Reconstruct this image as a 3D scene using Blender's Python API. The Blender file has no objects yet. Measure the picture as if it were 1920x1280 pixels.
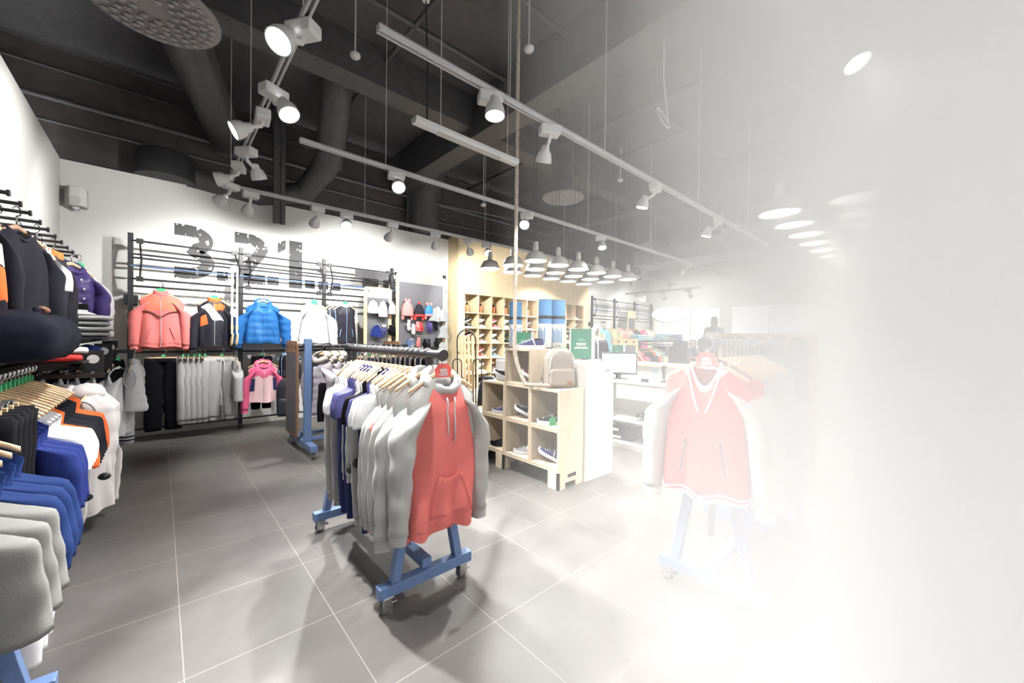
import bpy, math, random
from mathutils import Vector, Matrix, noise
sc = bpy.context.scene
COL = sc.collection
PI = math.pi
R = math.radians
random.seed(7)

# ------------------------------------------------------------------ camera
cam_d = bpy.data.cameras.new('camera')
cam = bpy.data.objects.new('camera', cam_d); COL.objects.link(cam)
yaw, pit, roll, F = 0.734184, -0.0081062, 0.0116657, 729.94
fwd = Vector((math.sin(yaw)*math.cos(pit), math.cos(yaw)*math.cos(pit), math.sin(pit)))
r0 = Vector((math.cos(yaw), -math.sin(yaw), 0)); u0 = r0.cross(fwd)
rt = r0*math.cos(roll) + u0*math.sin(roll); up = -r0*math.sin(roll) + u0*math.cos(roll)
M = Matrix.Identity(4)
for i in range(3):
    M[i][0] = rt[i]; M[i][1] = up[i]; M[i][2] = -fwd[i]
M[0][3], M[1][3], M[2][3] = 0, 0, 1.4545
cam.matrix_world = M
cam_d.sensor_width = 36; cam_d.lens = F/1920*36; cam_d.clip_start = .05; cam_d.clip_end = 200
sc.camera = cam

# ------------------------------------------------------------------ world, exposure, daylight
w = bpy.data.worlds.new('world'); sc.world = w; w.use_nodes = True
w.node_tree.nodes['Background'].inputs[0].default_value = (1, 1, 1, 1)
w.node_tree.nodes['Background'].inputs[1].default_value = 9.0
sc.view_settings.view_transform = 'Standard'; sc.view_settings.look = 'None'
sc.view_settings.exposure = 0.0; sc.view_settings.gamma = 1; sc.view_settings.use_curve_mapping = False
try:
    cy = sc.cycles
    cy.use_denoising = True; cy.adaptive_threshold = .015
    cy.max_bounces = 6; cy.diffuse_bounces = 3; cy.glossy_bounces = 2; cy.transmission_bounces = 4
    cy.transparent_max_bounces = 6; cy.volume_bounces = 3
    cy.caustics_reflective = False; cy.caustics_refractive = False
    cy.sample_clamp_indirect = 4; cy.sample_clamp_direct = 0
except Exception:
    pass

def area_light(name, loc, target, sx, sy, power, col=(1, 1, 1)):
    l = bpy.data.lights.new(name, 'AREA'); l.shape = 'RECTANGLE'; l.size = sx; l.size_y = sy
    l.energy = power; l.color = col
    o = bpy.data.objects.new(name, l); COL.objects.link(o); o.location = loc
    o.rotation_euler = (Vector(target)-Vector(loc)).to_track_quat('-Z', 'Y').to_euler()
    return o
SPOT_W = 420.0
PEND_W = 140.0
# daylight: the sky (world) reaches the shop through an added, unseen glazed front beside the camera; the portal only guides its sampling
pl_ = bpy.data.lights.new('added_front_portal', 'AREA'); pl_.shape = 'RECTANGLE'; pl_.size = 12.5; pl_.size_y = 4.7
try: pl_.cycles.is_portal = True
except Exception: pass
po = bpy.data.objects.new('added_front_portal', pl_); COL.objects.link(po); po.location = (7.45, -1.26, 2.5); po.rotation_euler = (R(90), 0, 0)


# ------------------------------------------------------------------ materials
MATS = {}
def mat(name, col=(.8, .8, .8), rough=.6, metal=0., bump=0., scale=50., var=0., emit=0., kind='noise', col2=None,
        alpha=1., trans=0., spec=.5, sheen=0.):
    if name in MATS: return MATS[name]
    m = bpy.data.materials.new(name); m.use_nodes = True
    nt = m.node_tree; N = nt.nodes; L = nt.links; b = N['Principled BSDF']
    b.inputs['Base Color'].default_value = (*col, 1); b.inputs['Roughness'].default_value = rough
    b.inputs['Metallic'].default_value = metal; b.inputs['Specular IOR Level'].default_value = spec
    if sheen: b.inputs['Sheen Weight'].default_value = sheen
    if trans: b.inputs['Transmission Weight'].default_value = trans
    if alpha < 1: b.inputs['Alpha'].default_value = alpha
    if emit:
        b.inputs['Emission Color'].default_value = (*col, 1); b.inputs['Emission Strength'].default_value = emit
    tc = N.new('ShaderNodeTexCoord'); out = tc.outputs['Object']
    if kind == 'wood':
        mp = N.new('ShaderNodeMapping'); mp.inputs['Scale'].default_value = (6, 6, .7); L.new(out, mp.inputs[0])
        n = N.new('ShaderNodeTexNoise'); n.inputs['Scale'].default_value = scale; n.inputs['Detail'].default_value = 6
        n.inputs['Distortion'].default_value = .8
        L.new(mp.outputs[0], n.inputs['Vector'])
    elif kind == 'stripe':
        n = N.new('ShaderNodeTexWave'); n.wave_type = 'BANDS'; n.bands_direction = 'Z'; n.inputs['Scale'].default_value = scale
        n.inputs['Distortion'].default_value = .3
        L.new(out, n.inputs['Vector'])
    elif kind == 'dots':
        n = N.new('ShaderNodeTexVoronoi'); n.inputs['Scale'].default_value = scale; n.inputs['Randomness'].default_value = 0
        L.new(out, n.inputs['Vector'])
    else:
        n = N.new('ShaderNodeTexNoise'); n.inputs['Scale'].default_value = scale; n.inputs['Detail'].default_value = 4
        L.new(out, n.inputs['Vector'])
    fac = n.outputs['Distance'] if kind == 'dots' else n.outputs[1] if kind != 'stripe' else n.outputs[1]
    if var or col2:
        rmp = N.new('ShaderNodeValToRGB')
        c2 = col2 if col2 else tuple(max(0, c*(1-var)) for c in col)
        rmp.color_ramp.elements[0].color = (*c2, 1); rmp.color_ramp.elements[1].color = (*col, 1)
        if kind == 'stripe' or kind == 'wear':
            rmp.color_ramp.elements[0].position = .46 if kind == 'stripe' else .38
            rmp.color_ramp.elements[1].position = .5 if kind == 'stripe' else .40
        elif kind == 'dots':
            rmp.color_ramp.elements[0].position = .22; rmp.color_ramp.elements[1].position = .26
        else:
            rmp.color_ramp.elements[0].position = .35; rmp.color_ramp.elements[1].position = .65
        L.new(fac, rmp.inputs[0]); L.new(rmp.outputs[0], b.inputs['Base Color'])
    if bump:
        bp = N.new('ShaderNodeBump'); bp.inputs['Strength'].default_value = bump; bp.inputs['Distance'].default_value = .004
        L.new(fac, bp.inputs['Height']); L.new(bp.outputs[0], b.inputs['Normal'])
    MATS[name] = m
    return m
def cloth(name, col, heather=0., shiny=False):
    return mat(name, col, rough=.45 if shiny else .9, bump=.25, scale=480 if heather else 90,
               var=heather if heather else .06, spec=.3 if shiny else .08, sheen=0)

white_wall = mat('white_painted_plaster', (.78, .78, .75), .85, bump=.05, scale=80, var=.03)
dark_ceil = mat('dark_grey_painted_ceiling', (.075, .072, .075), .8, bump=.1, scale=12, var=.25)
dark_wall = mat('dark_taupe_upper_wall', (.075, .066, .064), .85, bump=.1, scale=6, var=.3)
duct_mat = mat('dark_painted_duct', (.07, .069, .072), .55, bump=.1, scale=10, var=.3)
black_metal = mat('black_powder_coated_steel', (.012, .012, .014), .45, bump=.05, scale=200)
white_metal = mat('white_painted_metal', (.75, .75, .74), .35, bump=.02, scale=100)
track_mat = mat('white_track_aluminium', (.55, .55, .55), .4)
chrome = mat('chromed_steel', (.75, .75, .76), .18, metal=1., var=.05, scale=30)
grey_rubber = mat('grey_rubber', (.12, .12, .12), .6, bump=.1)
blue_steel = mat('blue_painted_steel', (.13, .21, .40), .38, bump=.04, scale=120, var=.08)
plywood = mat('pale_birch_plywood', (.72, .60, .44), .55, kind='wood', scale=3.2, var=.16, bump=.06)
plywood_edge = mat('layered_plywood_edge', (.66, .54, .38), .6, kind='stripe', scale=60, var=.22)
maple = mat('yellowish_maple_veneer', (.80, .64, .40), .5, kind='wood', scale=1.6, var=.12, bump=.03)
brown_board = mat('orange_brown_board', (.30, .16, .085), .55, kind='wood', scale=3, var=.2)
tan_board = mat('light_tan_board', (.72, .52, .30), .5, kind='wood', scale=3, var=.12)
hang_wood = mat('varnished_beech_hanger', (.74, .52, .30), .4, kind='wood', scale=5, var=.15)
hang_dark = mat('walnut_brown_hanger', (.30, .18, .11), .4, kind='wood', scale=5, var=.2)
peg_black = mat('black_perforated_board', (.10, .10, .11), .6, kind='dots', scale=45, col2=(.015, .015, .017))
white_lam = mat('white_laminate', (.82, .81, .78), .4, var=.02, scale=20)
green_tag = mat('bright_green_plastic', (.06, .50, .20), .4)
red_tag = mat('red_plastic', (.72, .10, .08), .4)
ink_white = mat('white_print', (.9, .9, .9), .5)
lens_mat = mat('glowing_lamp_lens', (1, 1, 1), .3, emit=25.)
bulb_mat = mat('glowing_pendant_opening', (1, .98, .93), .3, emit=6.)

# ------------------------------------------------------------------ mesh builder
class MB:
    def __init__(s): s.v = []; s.f = []
    def add(s, vs, fs):
        n = len(s.v); s.v += [tuple(v) for v in vs]; s.f += [tuple(i+n for i in f) for f in fs]; return s
    def box(s, x0, x1, y0, y1, z0, z1, Mx=None):
        vs = [Vector((x, y, z)) for x in (x0, x1) for y in (y0, y1) for z in (z0, z1)]
        if Mx: vs = [Mx @ v for v in vs]
        return s.add(vs, [(0, 1, 3, 2), (4, 6, 7, 5), (0, 4, 5, 1), (2, 3, 7, 6), (0, 2, 6, 4), (1, 5, 7, 3)])
    def loft(s, rings, closed=True, cap=True):
        n = len(rings[0]); vs = [p for r in rings for p in r]; fs = []
        m = n if closed else n-1
        for i in range(len(rings)-1):
            for j in range(m):
                k = (j+1) % n
                fs.append((i*n+j, i*n+k, (i+1)*n+k, (i+1)*n+j))
        if cap and closed:
            fs.append(tuple(range(n))[::-1]); fs.append(tuple((len(rings)-1)*n+j for j in range(n)))
        return s.add(vs, fs)
    def tube(s, pts, r, seg=8, ry=None, side=None, cap=True, twist=0):
        pts = [Vector(p) for p in pts]; n = len(pts)
        rs = r if isinstance(r, (list, tuple)) else [r]*n
        rys = rs if ry is None else (ry if isinstance(ry, (list, tuple)) else [ry]*n)
        rings = []; prev = Vector(side) if side else None
        for i, p in enumerate(pts):
            d = (pts[min(i+1, n-1)]-pts[max(i-1, 0)]).normalized()
            if prev is None:
                a = Vector((0, 0, 1)) if abs(d.z) < .9 else Vector((1, 0, 0))
                prev = d.cross(a)
            x = (prev - d*prev.dot(d)); x = x.normalized() if x.length > 1e-6 else d.orthogonal().normalized()
            if not side: prev = x
            y = d.cross(x)
            rings.append([p + x*math.cos(2*PI*k/seg+twist*i)*rs[i] + y*math.sin(2*PI*k/seg+twist*i)*rys[i] for k in range(seg)])
        return s.loft(rings, True, cap)
    def lathe(s, prof, n=20, o=(0, 0, 0), Mx=None, cap=True):
        rings = []
        for r, z in prof:
            ring = [Vector((r*math.cos(2*PI*k/n), r*math.sin(2*PI*k/n), z)) for k in range(n)]
            if Mx: ring = [Mx @ v for v in ring]
            rings.append([v+Vector(o) for v in ring])
        return s.loft(rings, True, cap)
    def prism(s, out, a, b, ax='y'):
        n = len(out)
        f = {'y': lambda p, t: (p[0], t, p[1]), 'x': lambda p, t: (t, p[0], p[1]), 'z': lambda p, t: (p[0], p[1], t)}[ax]
        vs = [f(p, a) for p in out]+[f(p, b) for p in out]
        fs = [tuple(range(n)), tuple(range(2*n-1, n-1, -1))]+[(i, i+n, (i+1) % n+n, (i+1) % n) for i in range(n)]
        return s.add(vs, fs)
    def grid(s, fn, nu, nv):
        vs = [fn(i/nu, j/nv) for j in range(nv+1) for i in range(nu+1)]
        fs = [(j*(nu+1)+i, j*(nu+1)+i+1, (j+1)*(nu+1)+i+1, (j+1)*(nu+1)+i) for j in range(nv) for i in range(nu)]
        return s.add(vs, fs)
    def blob(s, c, rx, ry, rz, n=12, m=8):
        c = Vector(c)
        return s.loft([[c+Vector((rx*math.sin(PI*max(.02, min(.98, i/m)))*math.cos(2*PI*k/n), ry*math.sin(PI*max(.02, min(.98, i/m)))*math.sin(2*PI*k/n), -rz*math.cos(PI*i/m))) for k in range(n)] for i in range(m+1)])

def rrect(w, h, r, n=5, cx=0, cz=0):
    o = []
    for (sx, sz, a0) in ((1, 1, 0), (-1, 1, 90), (-1, -1, 180), (1, -1, 270)):
        for k in range(n+1):
            a = R(a0+90*k/n); o.append((cx+sx*(w/2-r)+r*math.cos(a), cz+sz*(h/2-r)+r*math.sin(a)))
    return o

def obj(name, mb, m, parent=None, smooth=False, bevel=0, label=None, loc=None, solid=0):
    me = bpy.data.meshes.new(name); me.from_pydata(mb.v, [], mb.f); me.validate(); me.update()
    import bmesh
    bm = bmesh.new(); bm.from_mesh(me)
    bmesh.ops.recalc_face_normals(bm, faces=bm.faces); bm.to_mesh(me); bm.free()
    if smooth:
        for p in me.polygons: p.use_smooth = True
        if smooth != 'all':
            try: me.set_sharp_from_angle(angle=R(50))
            except Exception: pass
    me.materials.append(m)
    o = bpy.data.objects.new(name, me); COL.objects.link(o)
    if parent: o.parent = parent
    if loc: o.location = loc
    if bevel:
        b = o.modifiers.new('bevel', 'BEVEL'); b.width = bevel; b.segments = 2; b.limit_method = 'ANGLE'
    if solid:
        b = o.modifiers.new('solid', 'SOLIDIFY'); b.thickness = solid
    if label: o['label'] = label
    return o
def tag(o, label, cat, group=None, kind=None):
    if label: o['label'] = label
    if cat: o['category'] = cat
    if group: o['group'] = group
    if kind: o['kind'] = kind
    return o
def thing(name, label, cat, loc=(0, 0, 0), rz=0, group=None):
    o = bpy.data.objects.new(name, None); COL.objects.link(o); o.empty_display_size = .1
    o.location = loc; o.rotation_euler = (0, 0, rz)
    return tag(o, label, cat, group)
USED = set()
def place(root, loc, rz=0, label=None, group=None, scale=None, rot=None):
    if root.name not in USED:
        USED.add(root.name); r = root
    else:
        r = root.copy(); COL.objects.link(r)
        for ch in [o for o in root.children]:
            c = ch.copy(); COL.objects.link(c); c.parent = r
            for g in ch.children:
                d = g.copy(); COL.objects.link(d); d.parent = c
    r.location = loc; r.rotation_euler = rot if rot else (0, 0, rz)
    r.scale = (1, 1, 1) if scale is None else (scale if isinstance(scale, tuple) else (scale,)*3)
    if label: r['label'] = label
    if group: r['group'] = group
    elif 'group' in r: del r['group']
    return r
dup = place
def struct(name, mb, m, parent=None, smooth=False):
    o = obj(name, mb, m, parent, smooth)
    if not parent: o['kind'] = 'structure'
    return o
def text_mb(s, size, extr=.002, bold=0.):
    cu = bpy.data.curves.new('txt', 'FONT'); cu.body = s; cu.size = size; cu.extrude = extr; cu.offset = bold
    cu.align_x = 'CENTER'; cu.align_y = 'CENTER'; cu.space_line = .8; cu.resolution_u = 3
    o = bpy.data.objects.new('txt', cu); COL.objects.link(o)
    bpy.context.view_layer.update()
    me = bpy.data.meshes.new_from_object(o.evaluated_get(bpy.context.evaluated_depsgraph_get()))
    mb = MB(); mb.add([v.co.copy() for v in me.vertices], [tuple(p.vertices) for p in me.polygons])
    bpy.data.objects.remove(o); bpy.data.curves.remove(cu)
    return mb
def xf(mb, Mx):
    mb.v = [tuple(Mx @ Vector(v)) for v in mb.v]; return mb
ORD = ['first', 'second', 'third', 'fourth', 'fifth', 'sixth', 'seventh', 'eighth', 'ninth', 'tenth', 'eleventh', 'twelfth',
       'thirteenth', 'fourteenth', 'fifteenth', 'sixteenth', 'seventeenth', 'eighteenth', 'nineteenth', 'twentieth',
       'twenty-first', 'twenty-second', 'twenty-third', 'twenty-fourth', 'twenty-fifth', 'twenty-sixth', 'twenty-seventh', 'twenty-eighth']

# ------------------------------------------------------------------ floor, walls, ceiling
def floor_mat():
    m = bpy.data.materials.new('dark_grey_porcelain_tiles'); m.use_nodes = True
    N = m.node_tree.nodes; L = m.node_tree.links; b = N['Principled BSDF']
    g = N.new('ShaderNodeNewGeometry'); sx = N.new('ShaderNodeSeparateXYZ'); L.new(g.outputs['Position'], sx.inputs[0])
    def line(sock, off):
        a = N.new('ShaderNodeMath'); a.operation = 'SUBTRACT'; a.inputs[1].default_value = off-6.0; L.new(sock, a.inputs[0])
        c = N.new('ShaderNodeMath'); c.operation = 'PINGPONG'; c.inputs[1].default_value = .3; L.new(a.outputs[0], c.inputs[0])
        d = N.new('ShaderNodeMath'); d.operation = 'LESS_THAN'; d.inputs[1].default_value = .0016; L.new(c.outputs[0], d.inputs[0])
        return d.outputs[0]
    mx = N.new('ShaderNodeMath'); mx.operation = 'MAXIMUM'; L.new(line(sx.outputs[0], .0784), mx.inputs[0]); L.new(line(sx.outputs[1], .3218), mx.inputs[1])
    n = N.new('ShaderNodeTexNoise'); n.inputs['Scale'].default_value = 3.; n.inputs['Detail'].default_value = 8; L.new(g.outputs['Position'], n.inputs['Vector'])
    cr = N.new('ShaderNodeValToRGB'); cr.color_ramp.elements[0].color = (.088, .083, .080, 1); cr.color_ramp.elements[1].color = (.115, .109, .106, 1)
    cr.color_ramp.elements[0].position = .35; cr.color_ramp.elements[1].position = .65
    L.new(n.outputs[0], cr.inputs[0])
    mi = N.new('ShaderNodeMix'); mi.data_type = 'RGBA'; L.new(mx.outputs[0], mi.inputs[0]); L.new(cr.outputs[0], mi.inputs[6])
    mi.inputs[7].default_value = (.30, .28, .25, 1); L.new(mi.outputs[2], b.inputs['Base Color'])
    b.inputs['Roughness'].default_value = .42; b.inputs['Specular IOR Level'].default_value = .4
    f = N.new('ShaderNodeTexNoise'); f.inputs['Scale'].default_value = 120; L.new(g.outputs['Position'], f.inputs['Vector'])
    bp = N.new('ShaderNodeBump'); bp.inputs['Strength'].default_value = .12; bp.inputs['Distance'].default_value = .003
    L.new(f.outputs[0], bp.inputs['Height']); L.new(bp.outputs[0], b.inputs['Normal'])
    return m
XR, YF = 14.0, -1.1
CZ = 5.25
struct('floor', MB().box(-1.2, XR+.2, YF, 7.85, -.1, 0), floor_mat())
struct('wall_left', MB().box(-1.12, -.97, YF, 7.8, 0, 3.7), white_wall)
struct('wall_back', MB().box(-.97, XR, 7.65, 7.8, 0, 3.7), white_wall)
struct('baseboard_back', MB().box(-.97, 4.9, 7.635, 7.65, 0, .08), white_wall)
struct('wall_upper_left', MB().box(-1.75, -1.6, YF, 8.2, 3.0, CZ), dark_ceil)
struct('wall_upper_back', MB().box(-1.75, XR+.2, 8.0, 8.2, 3.0, CZ), dark_wall)
struct('ceiling', MB().box(-1.75, XR+.2, YF-.2, 8.2, CZ, CZ+.2), dark_ceil)
wf = MB().box(-1.75, 1.2, YF-.15, YF, 0, CZ).box(1.2, 13.7, YF-.15, YF, 0, .12).box(1.2, 13.7, YF-.15, YF, 4.88, CZ).box(13.7, XR+.2, YF-.15, YF, 0, CZ)
struct('wall_front', wf, white_wall)
# right-hand shopfront wall with openings looking into the mall
wr = MB()
wr.box(XR, XR+.2, YF, 8.0, 2.62, CZ); wr.box(XR, XR+.2, 7.1, 8.0, 0, 2.62); wr.box(XR, XR+.2, 4.75, 5.05, 0, 2.62)
wr.box(XR, XR+.2, 5.05, 7.1, 0, .9); wr.box(XR, XR+.2, YF, 4.75, 0, .5); wr.box(XR, XR+.2, YF, .2, 0, 2.62)
struct('wall_right', wr, white_wall)
glass = mat('clear_glass', (.95, .97, .97), .02, alpha=.12, spec=.6)
for k, (a, b_, z0) in enumerate(((5.05, 7.1, .9), (.2, 4.75, .5))):
    fr = MB()
    for (y0, y1, zz0, zz1) in ((a, b_, z0, z0+.05), (a, b_, 2.57, 2.62), (a, a+.05, z0, 2.62), (b_-.05, b_, z0, 2.62)):
        fr.box(XR-.02, XR+.1, y0, y1, zz0, zz1)
    n_ = 1 if k == 0 else 3
    for q in range(1, n_+1):
        yy = a+(b_-a)*q/(n_+1); fr.box(XR-.01, XR+.08, yy-.02, yy+.02, z0, 2.62)
    o = struct('window_%d' % (k+1), fr, white_metal)
    obj('pane', MB().box(XR+.03, XR+.038, a+.05, b_-.05, z0+.05, 2.57), glass, o)
fm_w = MB()
for k in range(8): fm_w.box(1.2+1.785*k-.03*(k > 0), 1.2+1.785*k+.03, YF-.12, YF-.02, .12, 4.88)
fm_w.box(1.2, 13.7, YF-.12, YF-.02, .12, .18).box(1.2, 13.7, YF-.12, YF-.02, 4.82, 4.88).box(1.2, 13.7, YF-.12, YF-.02, 2.9, 2.95)
o = struct('window_3', fm_w, white_metal)  # added unseen glazing, lets the sky light the haze
obj('pane', MB().box(1.23, 13.67, YF-.08, YF-.072, .18, 4.82), glass, o)
struct('floor_pavement', MB().box(-6, 20, YF-12, YF-.15, -.15, -.02), mat('pale_pavement', (.55, .55, .54), .8))
# mall beyond the glass
mall = mat('mall_pale_wall', (.75, .76, .76), .8, var=.15, scale=.8)
struct('wall_mall', MB().box(19, 19.2, YF, 12, 0, 4.2), mall)
struct('floor_mall', MB().box(XR+.2, 19.2, YF, 12, -.1, 0), mat('mall_floor', (.6, .6, .58), .3))
struct('ceiling_mall', MB().box(XR+.2, 19.2, YF, 12, 3.2, 3.3), mat('mall_ceiling', (.4, .42, .41), .8, var=.3, scale=1.5))
# ceiling beams
bm_ = MB(); bm_.box(3.62, 4.0, YF, 8.0, 4.6, CZ); struct('trim_1', bm_, duct_mat)
struct('trim_2', MB().box(-1.6, XR, 5.0, 5.35, 4.75, CZ), duct_mat)
struct('trim_3', MB().box(8.6, 8.95, YF, 8.0, 4.6, CZ), duct_mat)
# ------------------------------------------------------------------ services under the ceiling
def pipe(pts, r, label, m=duct_mat, name='ceiling_pipe', cat='pipe', group=None):
    return tag(obj(name, MB().tube(pts, r, 10), m, smooth=True), label, cat, group)
pipe([(-1.6, 7.9, 4.54), (9, 7.9, 4.54)], .035, 'thick dark conduit running along the upper back wall')
pipe([(-1.6, 7.93, 4.95), (9, 7.93, 4.95)], .02, 'thin dark conduit highest on the upper back wall', name='ceiling_conduit')
pipe([(-1.6, 7.93, 4.25), (5, 7.93, 4.25)], .018, 'thin dark conduit lowest on the upper back wall', name='ceiling_conduit')
pipe([(-1.6, 4.2, 5.1), (6.5, 4.2, 5.1)], .03, 'dark pipe crossing the ceiling left to right behind the front light track')
pipe([(-1.6, 3.1, 5.12), (9.5, 3.1, 5.12)], .025, 'dark pipe crossing the ceiling above the plain white batten luminaire')
pipe([(2.2, YF, 5.1), (2.2, 8, 5.1)], .03, 'dark pipe running away along the ceiling past the smoke detector')
pipe([(5.4, YF, 4.95), (5.4, 8, 4.95)], .05, 'grey pipe running away along the ceiling right of the hanging rope')
pipe([(6.6, YF, 5.0), (6.6, 8, 5.0)], .03, 'grey pipe running along the ceiling furthest to the right')
pipe([(4.1, 6.9, 4.15), (9.4, 5.9, 4.15)], .022, 'thin dark pipe slanting above the shoe wall', name='ceiling_conduit')
pipe([(4.3, 7.4, 3.95), (9.0, 6.9, 3.95)], .02, 'thin dark pipe just above the shoe wall lamps', name='ceiling_conduit')
# rectangular post and round column above the back wall
tag(obj('support_post', MB().box(1.36, 1.42, 7.35, 7.41, 3.3, CZ).box(1.47, 1.53, 7.35, 7.41, 3.3, CZ).box(1.42, 1.47, 7.37, 7.39, 3.3, CZ), duct_mat), 'dark steel post dropping from the ceiling to the back wall top', 'post')
cl = MB().lathe([(.36, 3.72), (.36, 4.75), (.46, 4.95), (.46, CZ)], 24, (4.3, 7.72, 0))
tag(obj('column_duct', cl, duct_mat, smooth=True), 'wide dark round duct column beside the wooden shoe wall', 'duct')
tag(obj('beam_duct', MB().box(9.3, 10.2, 6.6, 7.4, 3.3, CZ), duct_mat), 'dark square duct column above the far clothes racks', 'duct')
fd = thing('foil_duct', 'silvery foil wrapped duct near the shopfront', 'duct', (12.8, 4.4, 4.0))
obj('wrapped_body', MB().box(-.6, .6, -2.9, 2.9, 0, .5), mat('foil_insulation', (.75, .78, .78), .35, metal=.6, bump=.8, scale=14, var=.25), fd, bevel=.03)
for y in (-2.2, 0, 2.2): obj('hanger_strap', MB().box(-.62, -.60, y-.02, y+.02, -.01, CZ-4.0).box(.60, .62, y-.02, y+.02, -.01, CZ-4.0).box(-.62, .62, y-.02, y+.02, -.02, 0), track_mat, fd)
dr = MB().lathe([(.40, 3.3), (.40, 4.12), (.38, 4.16), (.05, 4.17)], 28, (.05, 7.86-.45, 0)) if False else None
tag(obj('drum_duct', MB().lathe([(.34, 3.7), (.34, 4.02), (.32, 4.06), (.02, 4.07)], 28, (.05, 7.72-.34+.25, 0)), mat('black_drum', (.03, .031, .034), .5), smooth=True), 'black round air drum standing above the back wall top', 'duct')
tag(obj('flexible_duct', MB().tube([(.3, 7.7, 3.85), (.7, 7.7, 3.8), (1.2, 7.7, 3.75), (1.9, 7.65, 4.0), (2.1, 7.0, 4.4), (1.95, 6.2, 4.9), (1.9, 6.0, 5.2)], [.18, .16, .15, .2, .22, .22, .22], 16), duct_mat, smooth=True), 'dark flexible duct bending up behind the track lights', 'duct')
def disc(n, r):
    mb = MB(); mb.lathe([(.02, .02), (r*.3, .015), (r*.92, .0), (r, .01), (r, .03), (.02, .05)], 40)
    return mb
def diffuser(loc, r, label, du=.2, tilt=0):
    t = thing('ceiling_diffuser', label, 'air diffuser', loc)
    t.rotation_euler = (R(tilt), 0, 0)
    pl = obj('face_plate', disc(40, r), mat('grey_perforated_plate', (.3, .29, .29), .45), t, smooth=True)
    mb = MB()
    for q, (rr, n) in enumerate(((.3, 9), (.44, 14), (.58, 19), (.72, 24), (.86, 29))):
        for k in range(n):
            a = 2*PI*k/n + q*.3; c = Vector((r*rr*math.cos(a), r*rr*math.sin(a), -.006))
            mb.blob(c, .03, .022, .014, 8, 4)
    obj('nozzles', mb, mat('grey_nozzle', (.38, .37, .37), .4), t, smooth=True)
    obj('duct_neck', MB().lathe([(du, .03), (du, .75), (du*1.0, CZ-loc[2])], 24), duct_mat, t, smooth=True)
    return t
d1 = diffuser((-.05, 4.53, 4.2), .46, 'large round perforated air diffuser at the top left of the ceiling', .24)
diffuser((5.85, 5.04, 4.2), .40, 'round perforated air diffuser right of the hanging rope', .2)
diffuser((11.1, 4.3, 4.2), .42, 'round perforated air diffuser far off near the shopfront', .2)
obj('duct_elbow', MB().tube([(0, 0, .45), (.1, .6, .55), (.4, 1.7, .5), (.85, 3.37, .4)], .24, 14), duct_mat, d1, smooth=True)
# smoke detectors
def detector(loc, label):
    t = thing('smoke_detector', label, 'smoke detector', loc, 0)
    obj('housing', MB().lathe([(.055, .0), (.055, -.02), (.04, -.04), (.01, -.045)], 16), white_metal, t, smooth=True)
    obj('stem', MB().tube([(0, 0, 0), (0, 0, CZ-loc[2]-.02)], .008, 6), white_metal, t)
detector((1.55, 4.3, 4.5), 'round white smoke detector left of the front light track')
detector((2.9, 3.0, 4.55), 'white smoke detector cup beside the spotlight nearest the rope')
detector((4.55, 5.9, 4.0), 'white smoke detector above the shoe wall')
detector((6.7, 4.3, 4.6), 'white smoke detector right of the second round diffuser')
# coil of cable
co = MB()
pts = [(3.9+.09*math.cos(a), 2.0+.05*math.sin(a), 3.78+.12*math.sin(a)) for a in [k*.35 for k in range(54)]]
tag(obj('cable_coil', co.tube(pts+[(3.9, 2.0, 4.2), (3.9, 2.0, CZ)], .008, 6), white_metal, smooth=True), 'white cable coil hanging from the ceiling right of the rope', 'cable')

# ------------------------------------------------------------------ light tracks
def track(p0, p1, label, wires):
    t = thing('light_track', label, 'light track', p0)
    p0 = Vector(p0); p1 = Vector(p1); d = p1-p0; L_ = d.length; a = math.atan2(d.y, d.x)
    t.rotation_euler = (0, 0, a)
    rail = MB().box(0, L_, -.022, -.008, -.02, .02).box(0, L_, .008, .022, -.02, .02).box(0, L_, -.022, .022, .012, .022)
    obj('rail', rail, track_mat, t, bevel=.002)
    for w_ in wires: obj('suspension_wire', MB().tube([(w_, 0, .02), (w_, 0, CZ-p0.z)], .003, 5), white_metal, t)
    return t
TZ = 3.2
track((.58, 1.5, TZ), (.58, 5.55, TZ), 'white light track running from overhead to the back wall corner', [.9, 2.6, 3.9])
track((.58, 5.62, TZ), (12.0, 5.62, TZ), 'white light track running along the back wall and shoe wall', [1.6, 3.8, 6, 8, 10])
track((.905, 2.165, TZ), (8.2, 2.165, TZ), 'front white light track starting above the rope and running right', [1.0, 2.2, 4.3, 6.2])
track((.914, 3.87, TZ), (11.3, 3.87, TZ), 'middle white light track passing behind the rope', [.8, 2.6, 4.2, 6.2, 8.5])
track((1.6, .465, TZ), (3.98, .465, TZ), 'short white light track at the upper right in the added haze', [.8, 2.0])
track((11.3, 4.6, 2.95), (11.3, 7.0, 2.95), 'small white light track in front of the shopfront wall', [.4, 2.0])
def lamp_proto():
    t = thing('track_spotlight', 'x', 'spotlight')
    obj('gear_box', MB().prism([(-.075, -.02), (-.06, -.05), (.06, -.05), (.075, -.02), (.075, .04), (-.075, .04)], -.045, .045, 'y'), white_metal, t, bevel=.004)
    return t
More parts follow.
